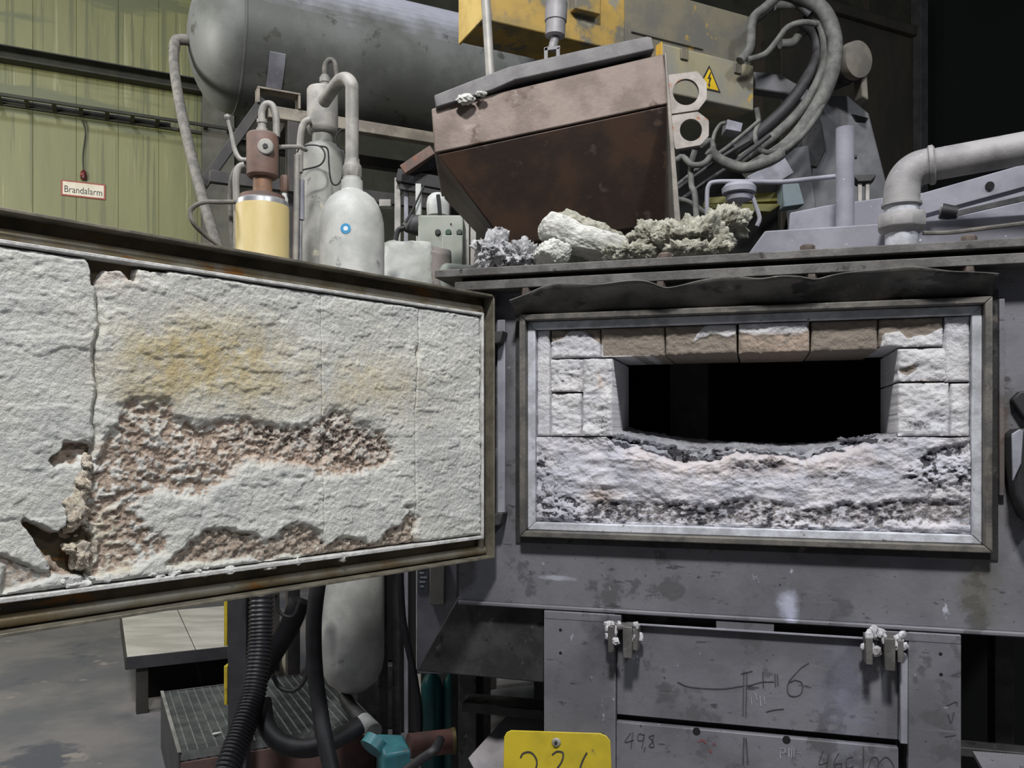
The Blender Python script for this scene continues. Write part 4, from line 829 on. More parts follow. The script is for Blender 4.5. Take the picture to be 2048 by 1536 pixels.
# ================================================================== CONTROL CABINET AND CLUTTER BEHIND THE DOOR
d = 3.75
CAB = M('cabinet_green_grey', S(158, 162, 152), S(142, 148, 138), 6, 0.5, 0, 0.05, 40); PALE = M('pale_plastic', S(196, 198, 196), S(176, 178, 176), 6, 0.5)
def vbox(x0, x1, y0, y1, d0, d1): return MB().box(VW, W(x0, 0, d0).x, W(x1, 0, d0).x, d0, d1, W(0, y1, d0).z, W(0, y0, d0).z)
t = thing('control_cabinet', 'pale green-grey control cabinet with three dark push buttons', 'cabinet', W(885, 560, d))
MB().box(VW, W(836, 0, d).x, W(926, 0, d).x, d, d + .25, 0.9, W(0, 430, d).z).obj('body', CAB, t, bevel=.006)
vbox(884, 925, 470, 560, d - .012, d - .0005).obj('door', CAB, t, bevel=.003)
for x, c_m in ((876, 'btn_black'), (897, 'btn_green'), (919, 'btn_dark')):
    MB().lathe(W(x, 465, d - .0006), [(.013, 0), (.013, .008), (.010, .012)], 18, (0, -1, 0)).obj('push_button', M(c_m, {'btn_black': S(36, 42, 42), 'btn_green': S(44, 78, 62), 'btn_dark': S(58, 66, 62)}[c_m], None, 9, 0.4), t)
MB().lathe(W(902, 448, d - .0006), [(.004, 0), (.004, .004)], 12, (0, -1, 0)).obj('indicator', SOOT, t)
t = thing('cabinet_frame', 'grey slotted steel frame standing behind the control cabinet', 'frame', VW.p(W(860, 0, d + .3).x, d + .3, 0))
for x0, x1, yt in ((789, 801, 355), (808, 816, 375), (927, 938, 380), (941, 952, 395), (832, 842, 372)):
    a_, b_ = W(x0, 0, d + .3).x, W(x1, 0, d + .3).x; MB().box(VW, a_, b_, d + .3, d + .33, 0, W(0, yt, d + .3).z).obj('upright', PIPEG if x0 != 808 else DUSTY, t, bevel=.002)
MB().bar(W(795, 352, d + .28), W(975, 385, d + .28), .05, .06).obj('top_rail', BLACK, t, bevel=.003)
MB().bar(W(800, 374, d + .28), W(960, 398, d + .28), .03, .03).obj('mid_rail', BLACK, t, bevel=.003)
MB().bar(W(806, 342, d + .2), W(866, 302, d + .2), .05, .045).obj('canopy_edge', RUSTH, t, bevel=.003)
MB().hexa([W(812, 347, d + .21), W(868, 312, d + .21), W(892, 336, d + .3), W(842, 352, d + .3)], [W(812, 349, d + .21), W(868, 314, d + .21), W(892, 339, d + .3), W(842, 355, d + .3)]).obj('canopy', BLACK, t)
t = thing('white_drum', 'white plastic drum with dark strap above the control cabinet', 'drum', W(875, 432, d + .12))
MB().lathe(W(876, 432, d + .12), [(.05, 0), (.052, .03), (.052, .06), (.046, .085), (.03, .10), (.012, .106)], 28).obj('drum_body', PALE, t, angle=50)
MB().tube([W(876, 390, d + .06), W(878, 405, d + .055), W(880, 430, d + .055)], .009, 8).obj('strap', BLACK, t)
vbox(831, 842, 367, 430, d + .02, d + .06).obj('white_board', PALE, bevel=.002, label='narrow white upright board left of the white drum', cat='board')
MB().tube([W(848, 372, d + .0), W(825, 420, d - .02), W(812, 445, d - .03)], .005, 8, smooth=4).obj('slack_wire', BLACK, label='slack dark wire from the frame down to the grey plug', cat='wire')
t = thing('plug_connector', 'dark grey cable plug sticking out left of the control cabinet', 'plug', W(826, 468, d))
MB().tube([W(836, 450, d + .05), W(822, 450, d + .04), W(808, 456, d + .03)], [.05, .045, .02], 10).obj('plug_body', M('plug_grey', S(74, 74, 74), S(60, 60, 62), 12, 0.6), t)
MB().tube([W(810, 456, d + .03), W(796, 462, d + .03), W(790, 490, d + .03), W(790, 540, d + .03)], .012, 8, smooth=5).obj('cable', BLACK, t)
for lb, a_, b_, r_ in (('grey diagonal conduit right of the cabinet', (905, 700), (975, 442), .011), ('paler diagonal conduit nearest the rusty ladle', (938, 640), (986, 450), .008)):
    MB().tube([W(*a_, d + .1), W(*b_, d + .1)], r_, 10).obj('conduit', PIPEG, label=lb, cat='conduit')
BAG = M('sack_cloth', S(196, 200, 196), S(174, 176, 170), 7, 0.8, 0, 0.25, 30)
sh = thing('service_shelf', 'plain grey shelf under the white sack behind the door', 'shelf', VW.p(W(860, 0, 3.35).x, 3.4, 0))
zs_ = W(0, 600, 3.35).z
MB().box(VW, W(760, 0, 3.3).x, W(975, 0, 3.3).x, 3.2, 3.62, zs_ - .03, zs_).obj('board', DUSTY, sh, bevel=.003)
for x_ in (765, 962):
    for y_ in (3.21, 3.57): MB().box(VW, W(x_, 0, 3.3).x, W(x_, 0, 3.3).x + .03, y_, y_ + .03, 0, zs_ - .031).obj('leg', SOOT, sh)
lump(W(814, 545, 3.35), (.105, .08, .125), .22, 3, .2, .8, 4, boxy=.6).obj('white_sack', BAG, angle=60, label='white filled sack standing right of the white bottle', cat='sack')
mm = MB(); mm.hexa([W(850, 497, 3.3), W(902, 508, 3.3), W(906, 580, 3.3), W(866, 580, 3.3)], [W(858, 490, 3.5), W(902, 500, 3.5), W(906, 575, 3.5), W(866, 575, 3.5)])
mm.obj('grey_tub', M('tub_grey', S(140, 132, 128), S(120, 114, 110), 7, 0.7), bevel=.008, label='grey tapered tub with reddish rim between sack and cabinet', cat='tub')
lump(W(925, 565, 3.3), (.09, .06, .07), .2, 9, .3, .8, 3, boxy=.5).obj('pale_bundle', M('bundle', S(158, 164, 156), S(134, 140, 134), 9, 0.9), angle=60, label='low pale green bundle beside the wool on the roof', cat='bundle')

# ================================================================== ROOF OF THE FURNACE
WOOL = M('mineral_wool', S(184, 182, 168), S(146, 144, 130), 14, 0.98, 0, 0.9, 90, spots=((S(118, 114, 102), 0.60, 22), (S(206, 206, 200), 0.62, 40)))
WOOLW = M('ceramic_fibre', S(212, 212, 206), S(186, 186, 180), 12, 0.98, 0, 0.7, 80, spots=((S(140, 138, 134), 0.64, 30),))
WOOLG = M('fluffy_fibre', S(214, 214, 216), S(176, 176, 180), 24, 0.98, 0, 1.0, 120, spots=((S(84, 84, 88), 0.60, 40),))
def wl(nm, x, y, dd, sx, sy, sz, sd, mat, lb, rot=0., tilt=0., amp=.28, fr_=1.5, sub=6, boxy=.2, ang=180):
    lump(W(x, y, dd), (sx * .9, sy, sz * .85), amp * 1.5, sd, rot, fr_ * .8, sub, tilt, boxy).obj(nm, mat, angle=ang, label=lb, cat='insulation', group='insulation scraps on the furnace roof')
wl('fibre_clump', 984, 505, 2.42, .052, .05, .060, 1, WOOLG, 'fluffy white fibre clump at the left end of the furnace roof', amp=.5, fr_=2.2)
wl('fibre_clump', 1040, 515, 2.40, .055, .05, .040, 2, WOOLG, 'shredded white fibre clump with dark streaks under the ladle tip', amp=.6, fr_=2.6)
wl('fibre_mat', 1168, 482, 2.42, .150, .07, .044, 3, WOOLW, 'thick white folded fibre mat lying under the ladle', tilt=.32, amp=.14, boxy=.5)
wl('fibre_mat', 1178, 462, 2.54, .12, .06, .034, 4, WOOL, 'grey fibre mat lying behind the white folded mat', tilt=.38, amp=.18, boxy=.5)
wl('fibre_clump', 1105, 508, 2.36, .055, .05, .038, 5, WOOLW, 'rounded grey-white fibre lump left of the folded mat', amp=.3)
wl('fibre_clump', 1310, 478, 2.52, .085, .07, .046, 6, WOOL, 'brownish wool clump right of the folded mat', amp=.45, fr_=2.0)
wl('fibre_clump', 1390, 480, 2.42, .11, .08, .055, 7, WOOL, 'big shaggy grey wool heap in the middle of the furnace roof', amp=.5, fr_=2.0)
wl('fibre_clump', 1445, 448, 2.46, .075, .06, .038, 8, WOOL, 'ragged wool tuft hanging over the grey plinth', amp=.7, fr_=2.2, tilt=-.2)
wl('fibre_clump', 1255, 506, 2.34, .075, .05, .022, 9, WOOL, 'flat wool crumbs along the front edge of the roof flange', amp=.5, fr_=2.2)
wl('fibre_clump', 1395, 500, 2.28, .10, .04, .018, 10, WOOL, 'low pale wool strip in front of the shaggy heap', amp=.6, fr_=2.4)
# plinth slabs
PL = M('plinth_grey', S(138, 138, 148), S(118, 118, 128), 6, 0.75, 0.05, 0.1, 50, spots=((S(120, 118, 122), 0.64, 14), (S(204, 204, 212), 0.68, 60)))
pts = [fu(x, y, 0.10) for x, y in ((1478, 520), (1532, 458), (1760, 447), (2120, 430))]; z1 = fu(1760, 447, .10)[1]
pl = [(pts[0][0], zA1 + .001), (fu(1530, 458, .1)[0], z1), (uRt, z1), (uRt, zA1 + .001)]
t = thing('roof_plinth', 'long pale grey steel plinth along the right half of the furnace roof', 'plinth', FU.p((pl[0][0] + uRt) / 2, .2, zA1 + .001))
MB().prism(FU, pl, .10, .40).obj('slab', PL, t, bevel=.004)
z2 = fu(1800, 390, .42)[1]
MB().prism(FU, [(fu(1572, 450, .42)[0], zA1 + .001), (fu(1580, 425, .42)[0], fu(1580, 425, .42)[1]), (fu(1650, 411, .42)[0], fu(1650, 411, .42)[1]), (fu(1800, 390, .42)[0], z2), (uRt, z2 + .02), (uRt, zA1 + .001)], .42, .62).obj('rear_block', PL, t, bevel=.004)
# post pipe
c = FU.w(1690, 447, .25); t = thing('vent_pipe', 'open upright grey pipe stub standing on the roof plinth', 'pipe', Vector((c.x, c.y, z1)))
hh = FU.w(1690, 257, .25).z - z1
MB().lathe((c.x, c.y, z1 + .0005), [(.0245, 0), (.0245, hh), (.021, hh), (.021, hh - .05), (.001, hh - .05)], 28).obj('tube', PL, t)
MB().lathe((c.x, c.y, z1 + .0003), [(.034, 0), (.034, .006), (.026, .010)], 28).obj('weld_foot', PL, t)
MB().cyl(FU.w(1709, 314, .25), FU.w(1714, 314, .25), .006, 12).obj('screw', SOOT, t)
# gas pipe with elbow and union
fv = .02; cw = lambda x, y, v_=fv: FU.w(x, y, v_)
c = cw(1803, 490); t = thing('gas_pipe', 'thick grey gas pipe with elbow and hexagon union above the furnace mouth', 'pipe', Vector((c.x, c.y, zA1)))
PG = M('gas_pipe_grey', S(150, 148, 148), S(126, 124, 126), 10, 0.65, 0.1, 0.12, 60, spots=((S(100, 98, 98), 0.63, 20), (S(186, 186, 192), 0.67, 50)))
cz = lambda y: cw(1803, y).z - zA1
MB().lathe((c.x, c.y, zA1 + .0005), [(.036, 0), (.038, .004), (.038, cz(466))], 32).obj('lower_collar', RIMW, t)
MB().lathe((c.x, c.y, zA1), [(.044, cz(467)), (.056, cz(458)), (.058, cz(455)), (.058, cz(432)), (.054, cz(428)), (.040, cz(427))], 8).obj('union_nut', PG, t)
MB().lathe((c.x, c.y, zA1), [(.040, cz(428)), (.040, cz(411))], 32).obj('upper_collar', RIMW, t)
el = [(1803, 411), (1803, 395), (1806, 372), (1816, 352), (1834, 338), (1858, 331)]
MB().tube([cw(x, y) for x, y in el], .0425, 28, smooth=6).obj('elbow', PG, t)
MB().lathe((c.x, c.y, zA1), [(.043, cz(413)), (.047, cz(412)), (.047, cz(407)), (.043, cz(406))], 32).obj('elbow_bead', PG, t)
dirv = (cw(2090, 289, -.02) - cw(1858, 331)).normalized()
MB().lathe(cw(1856, 331.5), [(.043, 0), (.048, .003), (.048, .012), (.043, .016)], 32, dirv).obj('elbow_bead', PG, t)
MB().tube([cw(1858, 331), cw(2090, 289, -.02), cw(2300, 250, -.06)], .0385, 28).obj('run_pipe', PG, t)
MB().tube([FU.w(1845, 466, .06), FU.w(1900, 465, .05), FU.w(1980, 455, .04), FU.w(2100, 440, .03)], .0055, 8, smooth=4).obj('roof_cable', HOSE, label='thin grey cable lying along the plinth right of the union', cat='cable')
# slanted beams at the right edge
t = thing('lid_beam', 'slanted pale grey beam with a round hole under the gas pipe', 'beam', FU.w(1960, 440, .3))
A_, B_ = FU.w(1835, 415, .30), FU.w(2140, 330, .26)
MB().bar(A_, B_, .05, .060).obj('beam_body', PL, t, bevel=.003)
hp = FU.w(1980, 371, .25); MB().lathe(hp, [(.011, 0), (.0108, .006)], 18, (FU.v[0], FU.v[1], 0)).obj('hole', HOLE, t)
MB().bar(FU.w(1880, 437, .24), FU.w(2140, 378, .20), .03, .016).obj('dark_gap_bar', SOOT, t, bevel=.002)  # dark bar put in for the shade between the two beams
pts = [fu(x, y, .16) for x, y in ((1905, 452), (1915, 432), (2120, 386), (2120, 436))]
MB().prism(FU, pts, .16, .24).obj('lower_beam', PL, t, bevel=.003)
t = thing('hinge_pin', 'dark cylindrical hinge pin between plinth and slanted beam', 'pin', FU.w(1895, 440, .2))
MB().cyl(FU.w(1882, 422, .17), FU.w(1912, 428, .17), .020, 16).obj('pin', BLACK, t)
MB().box(FU, fu(1880, 430, .19)[0], fu(1889, 430, .19)[0], .165, .20, fu(1885, 444, .17)[1], fu(1885, 410, .17)[1]).obj('clevis', PIPEG, t, bevel=.002)
# rod handle, mushroom knob, tee bracket
MB().tube([FU.w(x, y, .55) for x, y in ((1414, 440), (1414, 392), (1417, 372), (1430, 364), (1480, 363), (1560, 364), (1620, 358), (1690, 351))], .0075, 10, smooth=4).obj('bent_rod', DUSTY, label='bent thin grey rod reaching from the wool heap to the upright pipe', cat='rod')
c = FU.w(1478, 445, .5); t = thing('mushroom_knob', 'dusty mushroom-shaped knob on a stem above the wool', 'knob', c)
k_ = c.y / FPX
MB().lathe(c, [(.010, 0), (.012, .02), (.009, .03), (.009, 40 * k_)], 16).obj('stem', WOOL, t)
MB().lathe(c, [(.012, 38 * k_), (24 * k_, 44 * k_), (26 * k_, 52 * k_), (22 * k_, 56 * k_)], 24).obj('flange', DUSTY, t)
MB().lathe(c, [(22 * k_, 56.5 * k_), (33 * k_, 58 * k_), (34 * k_, 68 * k_), (27 * k_, 76 * k_), (4 * k_, 78 * k_)], 28).obj('cap', DUSTY, t)
MB().tube([FU.w(x, y, .5) for x, y in ((1500, 378), (1509, 405), (1519, 435), (1514, 452))], .007, 8, smooth=5).obj('drooping_wire', DUSTY, label='drooping pale wire right of the mushroom knob', cat='wire')
t = thing('tee_bracket', 'small flat-topped tee bracket behind the upright pipe', 'bracket', FU.w(1727, 400, .6))
MB().prism(FU, [fu(x, y, .6) for x, y in ((1706, 349), (1752, 348), (1752, 352), (1742, 362), (1716, 363), (1708, 353))], .6, .66).obj('top_plate', SOOT, t, bevel=.002)
for x in (1717, 1732): MB().box(FU, fu(x, 380, .6)[0], fu(x + 8, 380, .6)[0], .61, .63, z2, fu(x, 364, .6)[1]).obj('stem', PIPEG, t, bevel=.002)
# ================================================================== TILTED LADLE
LAD = M('ladle_rust', S(132, 118, 110), S(108, 94, 86), 7, 0.55, 0.2, 0.12, 50, spots=((S(84, 66, 56), 0.60, 6), (S(150, 138, 132), 0.63, 11), (S(190, 184, 180), 0.72, 40)))
LADD = M('ladle_rust_shaded', S(74, 54, 42), S(52, 40, 34), 6, 0.55, 0.2, 0.12, 50, spots=((S(84, 76, 74), 0.64, 6), (S(88, 66, 50), 0.64, 12)))  # darker copy; shade of the down-facing hopper is in the colour
dl = 2.78
lad = thing('casting_ladle', 'tilted rusty brown casting ladle hanging above the furnace', 'ladle', W(1150, 490, dl + .3))
bk = Vector((-.02, .52, .0))
F = [W(863, 217, dl), W(1327, 107, dl), W(1341, 206, dl), W(869, 306, dl)]
MB().hexa(F, [q + bk for q in F]).obj('upper_band', LAD, lad, bevel=.004)
T4 = [W(875, 309, dl + .004), W(1342, 209, dl + .004), W(1352, 445, dl + .16), W(1012, 492, dl + .16)]
T4b = [T4[0] + bk, T4[1] + bk, T4[2] + bk * .55, T4[3] + bk * .55]
MB().hexa(T4, T4b).obj('hopper', LADD, lad, bevel=.005)
S4 = [W(1329, 105, dl - .01), W(1333, 105, dl - .01), W(1362, 445, dl - .01), W(1349, 445, dl - .01)]
sp = MB().hexa(S4, [q + Vector((.0, .56, 0)) for q in S4]).obj('side_plate', M('side_plate_steel', S(140, 134, 126), S(116, 110, 104), 9, 0.5, 0.3, 0.1, 60), lad, bevel=.002)
LID = M('lid_grey', S(118, 116, 116), S(98, 96, 98), 9, 0.6, 0.2, 0.1, 60)
lp = [(868, 190), (945, 160), (1018, 133), (1160, 100), (1294, 72), (1304, 74), (1310, 98), (1190, 125), (1030, 160), (985, 180), (872, 215)]
MB().hexa([W(x, y, dl - .02) for x, y in lp], [W(x, y, dl - .02) + bk * 1.02 for x, y in lp]).obj('lid', LID, lad, bevel=.004)
# octagonal ring lugs on the side plate
RING = M('ring_lug_rust', S(168, 160, 154), S(140, 132, 126), 12, 0.55, 0.2, 0.1, 60, spots=((S(156, 92, 52), 0.57, 16),))
def ringlug(outer, cx, cy, r, dd, sd):
    P = []
    n = 48; O = np.array(outer, float); seg = np.hypot(*(np.roll(O, -1, 0) - O).T); cum = np.concatenate([[0], np.cumsum(seg)])
    pts = []
    for k in range(n):
        s_ = cum[-1] * k / n; i = int(np.searchsorted(cum, s_, 'right') - 1); t_ = (s_ - cum[i]) / seg[i]; pts.append(O[i] + (O[(i + 1) % len(O)] - O[i]) * t_)
    a0 = math.atan2(pts[0][1] - cy, pts[0][0] - cx)
    inn = []
    for q in pts:
        a = math.atan2(q[1] - cy, q[0] - cx); inn.append((cx + r * math.cos(a), cy + r * math.sin(a)))
    MB().plate_hole([W(x, y, dd) for x, y in pts], [W(x, y, dd) for x, y in inn], (0, .014, 0)).obj('ring_lug', RING, lad, bevel=.001)
ringlug([(1332, 150), (1395, 142), (1414, 165), (1414, 198), (1397, 220), (1336, 229)], 1372, 184, 26, dl + .05, 1)
ringlug([(1341, 231), (1396, 223), (1418, 240), (1418, 272), (1402, 290), (1350, 299)], 1382, 260, 22, dl + .05, 2)
lump(W(932, 199, dl - .03), (.030, .02, .014), .5, 21, .0, 2.2, 3).obj('rope_tuft', WOOLW, angle=50, label='frayed white fibre tuft caught under the ladle lid', cat='tuft')
lump(W(962, 188, dl - .03), (.018, .014, .008), .5, 25, .0, 2.2, 3).obj('rope_tuft', WOOLW, angle=50, label='smaller fibre shred right of the white tuft under the ladle lid', cat='tuft')
t = thing('lid_actuator', 'grey stepped cylinder with forked rod end lifting the ladle lid', 'actuator', W(1104, 110, dl + .2))
AC = M('actuator_grey', S(140, 138, 140), S(116, 114, 118), 10, 0.55, 0.2, 0.05, 50)
da = dl + .2; ax_ = (W(1116, -60, da) - W(1110, 75, da)); L_ = ax_.length; kk = da / FPX
MB().lathe(W(1110, 74, da), [(14 * kk, 0), (20 * kk, .004), (20 * kk, 30 * kk), (22 * kk, 31 * kk), (22 * kk, 68 * kk), (19 * kk, 70 * kk), (19 * kk, L_)], 28, ax_).obj('barrel', AC, t)
MB().tube([W(1110, 76, da), W(1104, 100, da)], 9 * kk, 14).obj('rod', AC, t)
for x in (1088, 1112): MB().hexa([W(x, 96, da - .03), W(x + 8, 92, da - .03), W(x + 8, 128, da - .03), W(x, 130, da - .03)], [W(x, 96, da + .03), W(x + 8, 92, da + .03), W(x + 8, 128, da + .03), W(x, 130, da + .03)]).obj('fork_cheek', AC, t, bevel=.002)
MB().hexa([W(1088, 95, da - .03), W(1120, 91, da - .03), W(1120, 97, da - .03), W(1088, 101, da - .03)], [W(1088, 95, da + .03), W(1120, 91, da + .03), W(1120, 97, da + .03), W(1088, 101, da + .03)]).obj('fork_bridge', AC, t)
MB().tube([W(969, -40, dl + .12), W(981, 158, dl + .12)], 9 * kk, 16).obj('guide_rod', M('pale_rod', S(168, 164, 158), S(146, 144, 140), 12, 0.5, 0.2), label='pale round guide rod passing in front of the yellow beam', cat='rod')

# ================================================================== ROBOT ARM
YB = M('robot_yellow', S(178, 146, 74), S(138, 120, 76), 5, 0.5, 0.0, 0.08, 40, spots=((S(112, 108, 96), 0.50, 4), (S(140, 134, 118), 0.58, 9)))
YD = M('robot_yellow_dusty', S(120, 114, 96), S(102, 100, 92), 5, 0.7, 0, 0.1, 40, spots=((S(172, 140, 62), 0.63, 9),))
P1 = np.array(W(968, 38, 3.75)); u1 = float((P1[:2] - HA.o) @ HA.u); v1 = float((P1[:2] - HA.o) @ HA.v); zb = P1[2]
uEb = HA.hit(1503, 90, v1)[0]
arm = thing('industrial_robot', 'dusty yellow box-section robot arm crossing above the ladle', 'robot arm', HA.p((u1 + uEb) / 2, v1 + .12, zb))
um = HA.hit(1250, 60, v1)[0]
MB().box(HA, u1, um, v1, v1 + .26, zb, zb + .36).obj('arm_beam', YB, arm, bevel=.006)
MB().box(HA, um + .001, uEb, v1 + .004, v1 + .256, zb + .004, zb + .34).obj('arm_beam', YD, arm, bevel=.006)
MB().box(HA, u1 - .012, u1 - .0005, v1 - .006, v1 + .266, zb - .006, zb + .366).obj('end_plate', M('end_plate_cream', S(214, 186, 112), S(190, 160, 92), 5, 0.5, spots=((S(170, 150, 110), 0.6, 8),)), arm, bevel=.003)
MB().box(HA, HA.hit(1140, 20, v1)[0], HA.hit(1190, 20, v1)[0], v1 - .05, v1 - .0005, HA.hit(1165, 32, v1)[1], HA.hit(1165, -30, v1)[1]).obj('cover_block', YB, arm, bevel=.004)
q0, q1 = HA.hit(1262, 66, v1)[0], HA.hit(1405, 90, v1)[0]; zs = HA.hit(1330, 76, v1)[1]
MB().box(HA, q0, q1, v1 - .008, v1 - .0005, zs - .012, zs).obj('seam_strip', YD, arm)
# terminal box with warning triangle
ve = v1 - .04; e0, e1 = HA.hit(1325, 120, ve)[0], HA.hit(1508, 170, ve)[0]; ez1, ez0 = HA.hit(1508, 131, ve)[1], HA.hit(1508, 222, ve)[1]
tb = thing('terminal_box', 'grey-yellow terminal box with electric warning triangle under the robot arm', 'electrical box', HA.p((e0 + e1) / 2, ve + .1, ez0))
BXM = M('terminal_box_paint', S(156, 148, 120), S(138, 136, 128), 4, 0.6, 0, 0.05, 40, spots=((S(190, 160, 70), 0.64, 6),))
MB().box(HA, e0, e1, ve, ve + .20, ez0, ez1).obj('housing', BXM, tb, bevel=.008)
MB().box(HA, e0 - .008, e0 - .0005, ve - .004, ve + .2, ez0, ez1 + .004).obj('side_cover', M('side_yellow', S(214, 172, 72), S(190, 150, 60), 6, 0.5), tb, bevel=.002)
for x, y in ((1367, 108), (1474, 136)):
    a_, z_ = HA.hit(x, y, ve); MB().box(HA, a_ - .022, a_ + .022, ve - .012, ve - .0005, z_ - .03, z_ + .02).obj('latch', YD, tb, bevel=.003)
TY = M('warning_yellow', S(232, 196, 40), S(214, 178, 36), 8, 0.5)
cx_, cz_ = HA.hit(1418, 156, ve); ht = .125
tri = MB().prism(HA, [(cx_ - .072, cz_ - ht / 2), (cx_ + .072, cz_ - ht / 2), (cx_, cz_ + ht / 2)], ve - .0025, ve - .0005).obj('warning_triangle', INK, tb)
MB().prism(HA, [(cx_ - .058, cz_ - ht / 2 + .008), (cx_ + .058, cz_ - ht / 2 + .008), (cx_, cz_ + ht / 2 - .016)], ve - .0035, ve - .0027).obj('triangle_face', TY, tri)
bl_ = [(.004, .036), (-.012, .0), (-.001, .002), (-.006, -.026), (-.012, -.024), (-.002, -.044), (.006, -.022), (.000, -.024), (.012, .010), (.002, .008), (.010, .036)]
MB().prism(HA, [(cx_ + x, cz_ + z - .008) for x, z in bl_], ve - .0045, ve - .0037).obj('lightning_bolt', INK, tri)
# stand, motor
GR = M('robot_grey', S(116, 116, 120), S(94, 94, 98), 5, 0.6, 0.1, 0.08, 40, dust=(S(140, 138, 136), 0.4))
dr = 4.7
def slab(nm, poly, d0, d1, mat, par, bev=.008): return MB().hexa([W(x, y, d0) for x, y in poly], [W(x, y, d0) + Vector((0, d1 - d0, 0)) for x, y in poly]).obj(nm, mat, par, bevel=bev)
st = thing('robot_stand', 'grey cast robot pedestal behind the upright pipe', 'robot base', W(1690, 440, dr + .2))
slab('column', [(1652, 192), (1695, 190), (1738, 226), (1782, 398), (1790, 470), (1600, 470), (1625, 330), (1640, 215)], dr, dr + .35, GR, st)
slab('side_wing', [(1560, 300), (1618, 290), (1640, 470), (1582, 470)], dr - .05, dr - .01, GR, st)
slab('dark_recess', [(1634, 216), (1645, 250), (1652, 300), (1635, 335), (1612, 330), (1620, 250)], dr - .012, dr - .002, SOOT, st)
slab('vent_slot', [(1704, 228), (1737, 236), (1732, 244), (1712, 242)], dr - .008, dr - .001, HOLE, st, 0)
slab('shoulder', [(1506, 142), (1560, 148), (1590, 165), (1640, 190), (1640, 215), (1570, 186), (1510, 178)], dr - .1, dr - .012, GR, st)
mo = thing('drive_motor', 'round grey drive motor with dished cap beside the hose bundle', 'motor', W(1690, 190, dr - .1))
axm = (W(1718, 118, dr - .25) - W(1640, 150, dr)); 
MB().lathe(W(1640, 150, dr), [(.10, 0), (.105, .02), (.105, axm.length * .6), (.098, axm.length * .62), (.098, axm.length * .8)], 32, axm).obj('housing', SOOT, mo)
MB().lathe(W(1640, 150, dr), [(.094, axm.length * .81), (.098, axm.length * .84), (.094, axm.length), (.06, axm.length * 1.03), (.004, axm.length * 1.04)], 32, axm).obj('cap', M('motor_cap', S(132, 126, 116), S(112, 108, 102), 9, 0.7), mo, angle=55)
slab('support_arm', [(1722, 142), (1734, 140), (1738, 200), (1724, 192)], dr - .2, dr - .1, M('motor_cap', S(132, 126, 116)), mo)
# hose bundle
HZ = M('robot_hose', S(112, 112, 108), S(88, 88, 86), 20, 0.7, 0, 0.1, 60); HZD = M('robot_hose_dark', S(62, 60, 62), S(48, 47, 50), 20, 0.6)
HB = [([(1540, -30), (1600, -10), (1650, 25), (1670, 85), (1662, 150), (1630, 220), (1575, 290), (1490, 345)], 15, 4.25, HZ, 'thickest grey hose on the outside of the robot bundle'),
      ([(1550, 10), (1605, 12), (1640, 45), (1652, 95), (1642, 150), (1605, 215), (1550, 270), (1480, 320)], 10, 4.3, HZ, 'second grey hose inside the robot bundle'),
      ([(1600, 40), (1632, 70), (1636, 110), (1618, 150), (1580, 205), (1530, 255), (1470, 300)], 12, 4.35, HZD, 'dark hose at the inner side of the robot bundle'),
      ([(1655, 60), (1664, 120), (1650, 175), (1618, 235), (1560, 300), (1500, 350)], 9, 4.3, HZD, 'dark thin hose squeezed in the middle of the robot bundle'),
      ([(1666, 110), (1652, 180), (1640, 220), (1600, 275), (1540, 320)], 6, 4.22, HZ, 'slim pale hose lying on top of the robot bundle'),
      ([(1495, 120), (1530, 108), (1555, 80), (1575, 55), (1605, 45), (1635, 48)], 6, 4.2, HZ, 'slim hose arching from terminal box to the bundle top'),
      ([(1480, 122), (1500, 95), (1505, 40), (1530, 15), (1560, -10)], 9, 4.2, HZ, 'grey hose rising from the terminal box'),
      ([(1512, 40), (1550, 10), (1590, 8), (1620, 30)], 7, 4.3, HZD, 'dark hose curving above the motor'),
      ([(1560, 88), (1585, 85), (1600, 70), (1618, 58), (1626, 55)], 9, 4.4, HZ, 'short stiff hose stub inside the bundle loop'),
      ([(1513, 215), (1517, 245), (1510, 270), (1518, 295), (1535, 305), (1560, 300)], 5, 4.15, HZ, 'thin hose hanging from the lower corner of the terminal box'),
      ([(1418, 300), (1440, 320), (1480, 335), (1510, 332), (1545, 318), (1562, 308)], 11, 3.95, HZ, 'sagging thick hose right of the ring lugs'),
      ([(1402, 290), (1420, 282), (1426, 300), (1410, 325), (1385, 330), (1356, 318), (1320, 420), (1330, 1200)], 6, 3.95, HZ, 'pale hose curling round below the lower ring lug'),
      ([(1390, 300), (1382, 330), (1383, 370), (1392, 420), (1396, 700), (1396, 1250)], 6, 3.95, HZ, 'grey hose hanging straight down beside the ladle'),
      ([(1356, 398), (1380, 405), (1410, 425), (1440, 450), (1470, 700), (1470, 1200)], 5, 3.95, HZ, 'pale hose sliding down behind the wool heap'),
      ([(1345, 385), (1400, 345), (1450, 310), (1500, 280)], 4, 4.0, HZD, 'thin dark cable slanting up towards the bundle'),
      ([(1352, 372), (1405, 330), (1460, 290), (1520, 240)], 4, 4.05, HZ, 'thin pale cable slanting up towards the bundle'),
      ([(1352, 408), (1410, 366), (1470, 325), (1540, 270)], 5, 4.1, HZD, 'lowest dark cable slanting up towards the bundle'),
      ([(1424, 300), (1428, 270), (1440, 250), (1452, 245)], 4, 4.0, HZ, 'short thin cable arching right of the lower ring lug')]
for pts, rp, dd, mt, lb in HB:
    MB().tube([W(x, y, dd + .02 * math.sin(i * 1.3)) for i, (x, y) in enumerate(pts)], rp / FPX * dd, 12, smooth=6).obj('robot_hose', mt, label=lb, cat='hose', group='robot hoses and cables')
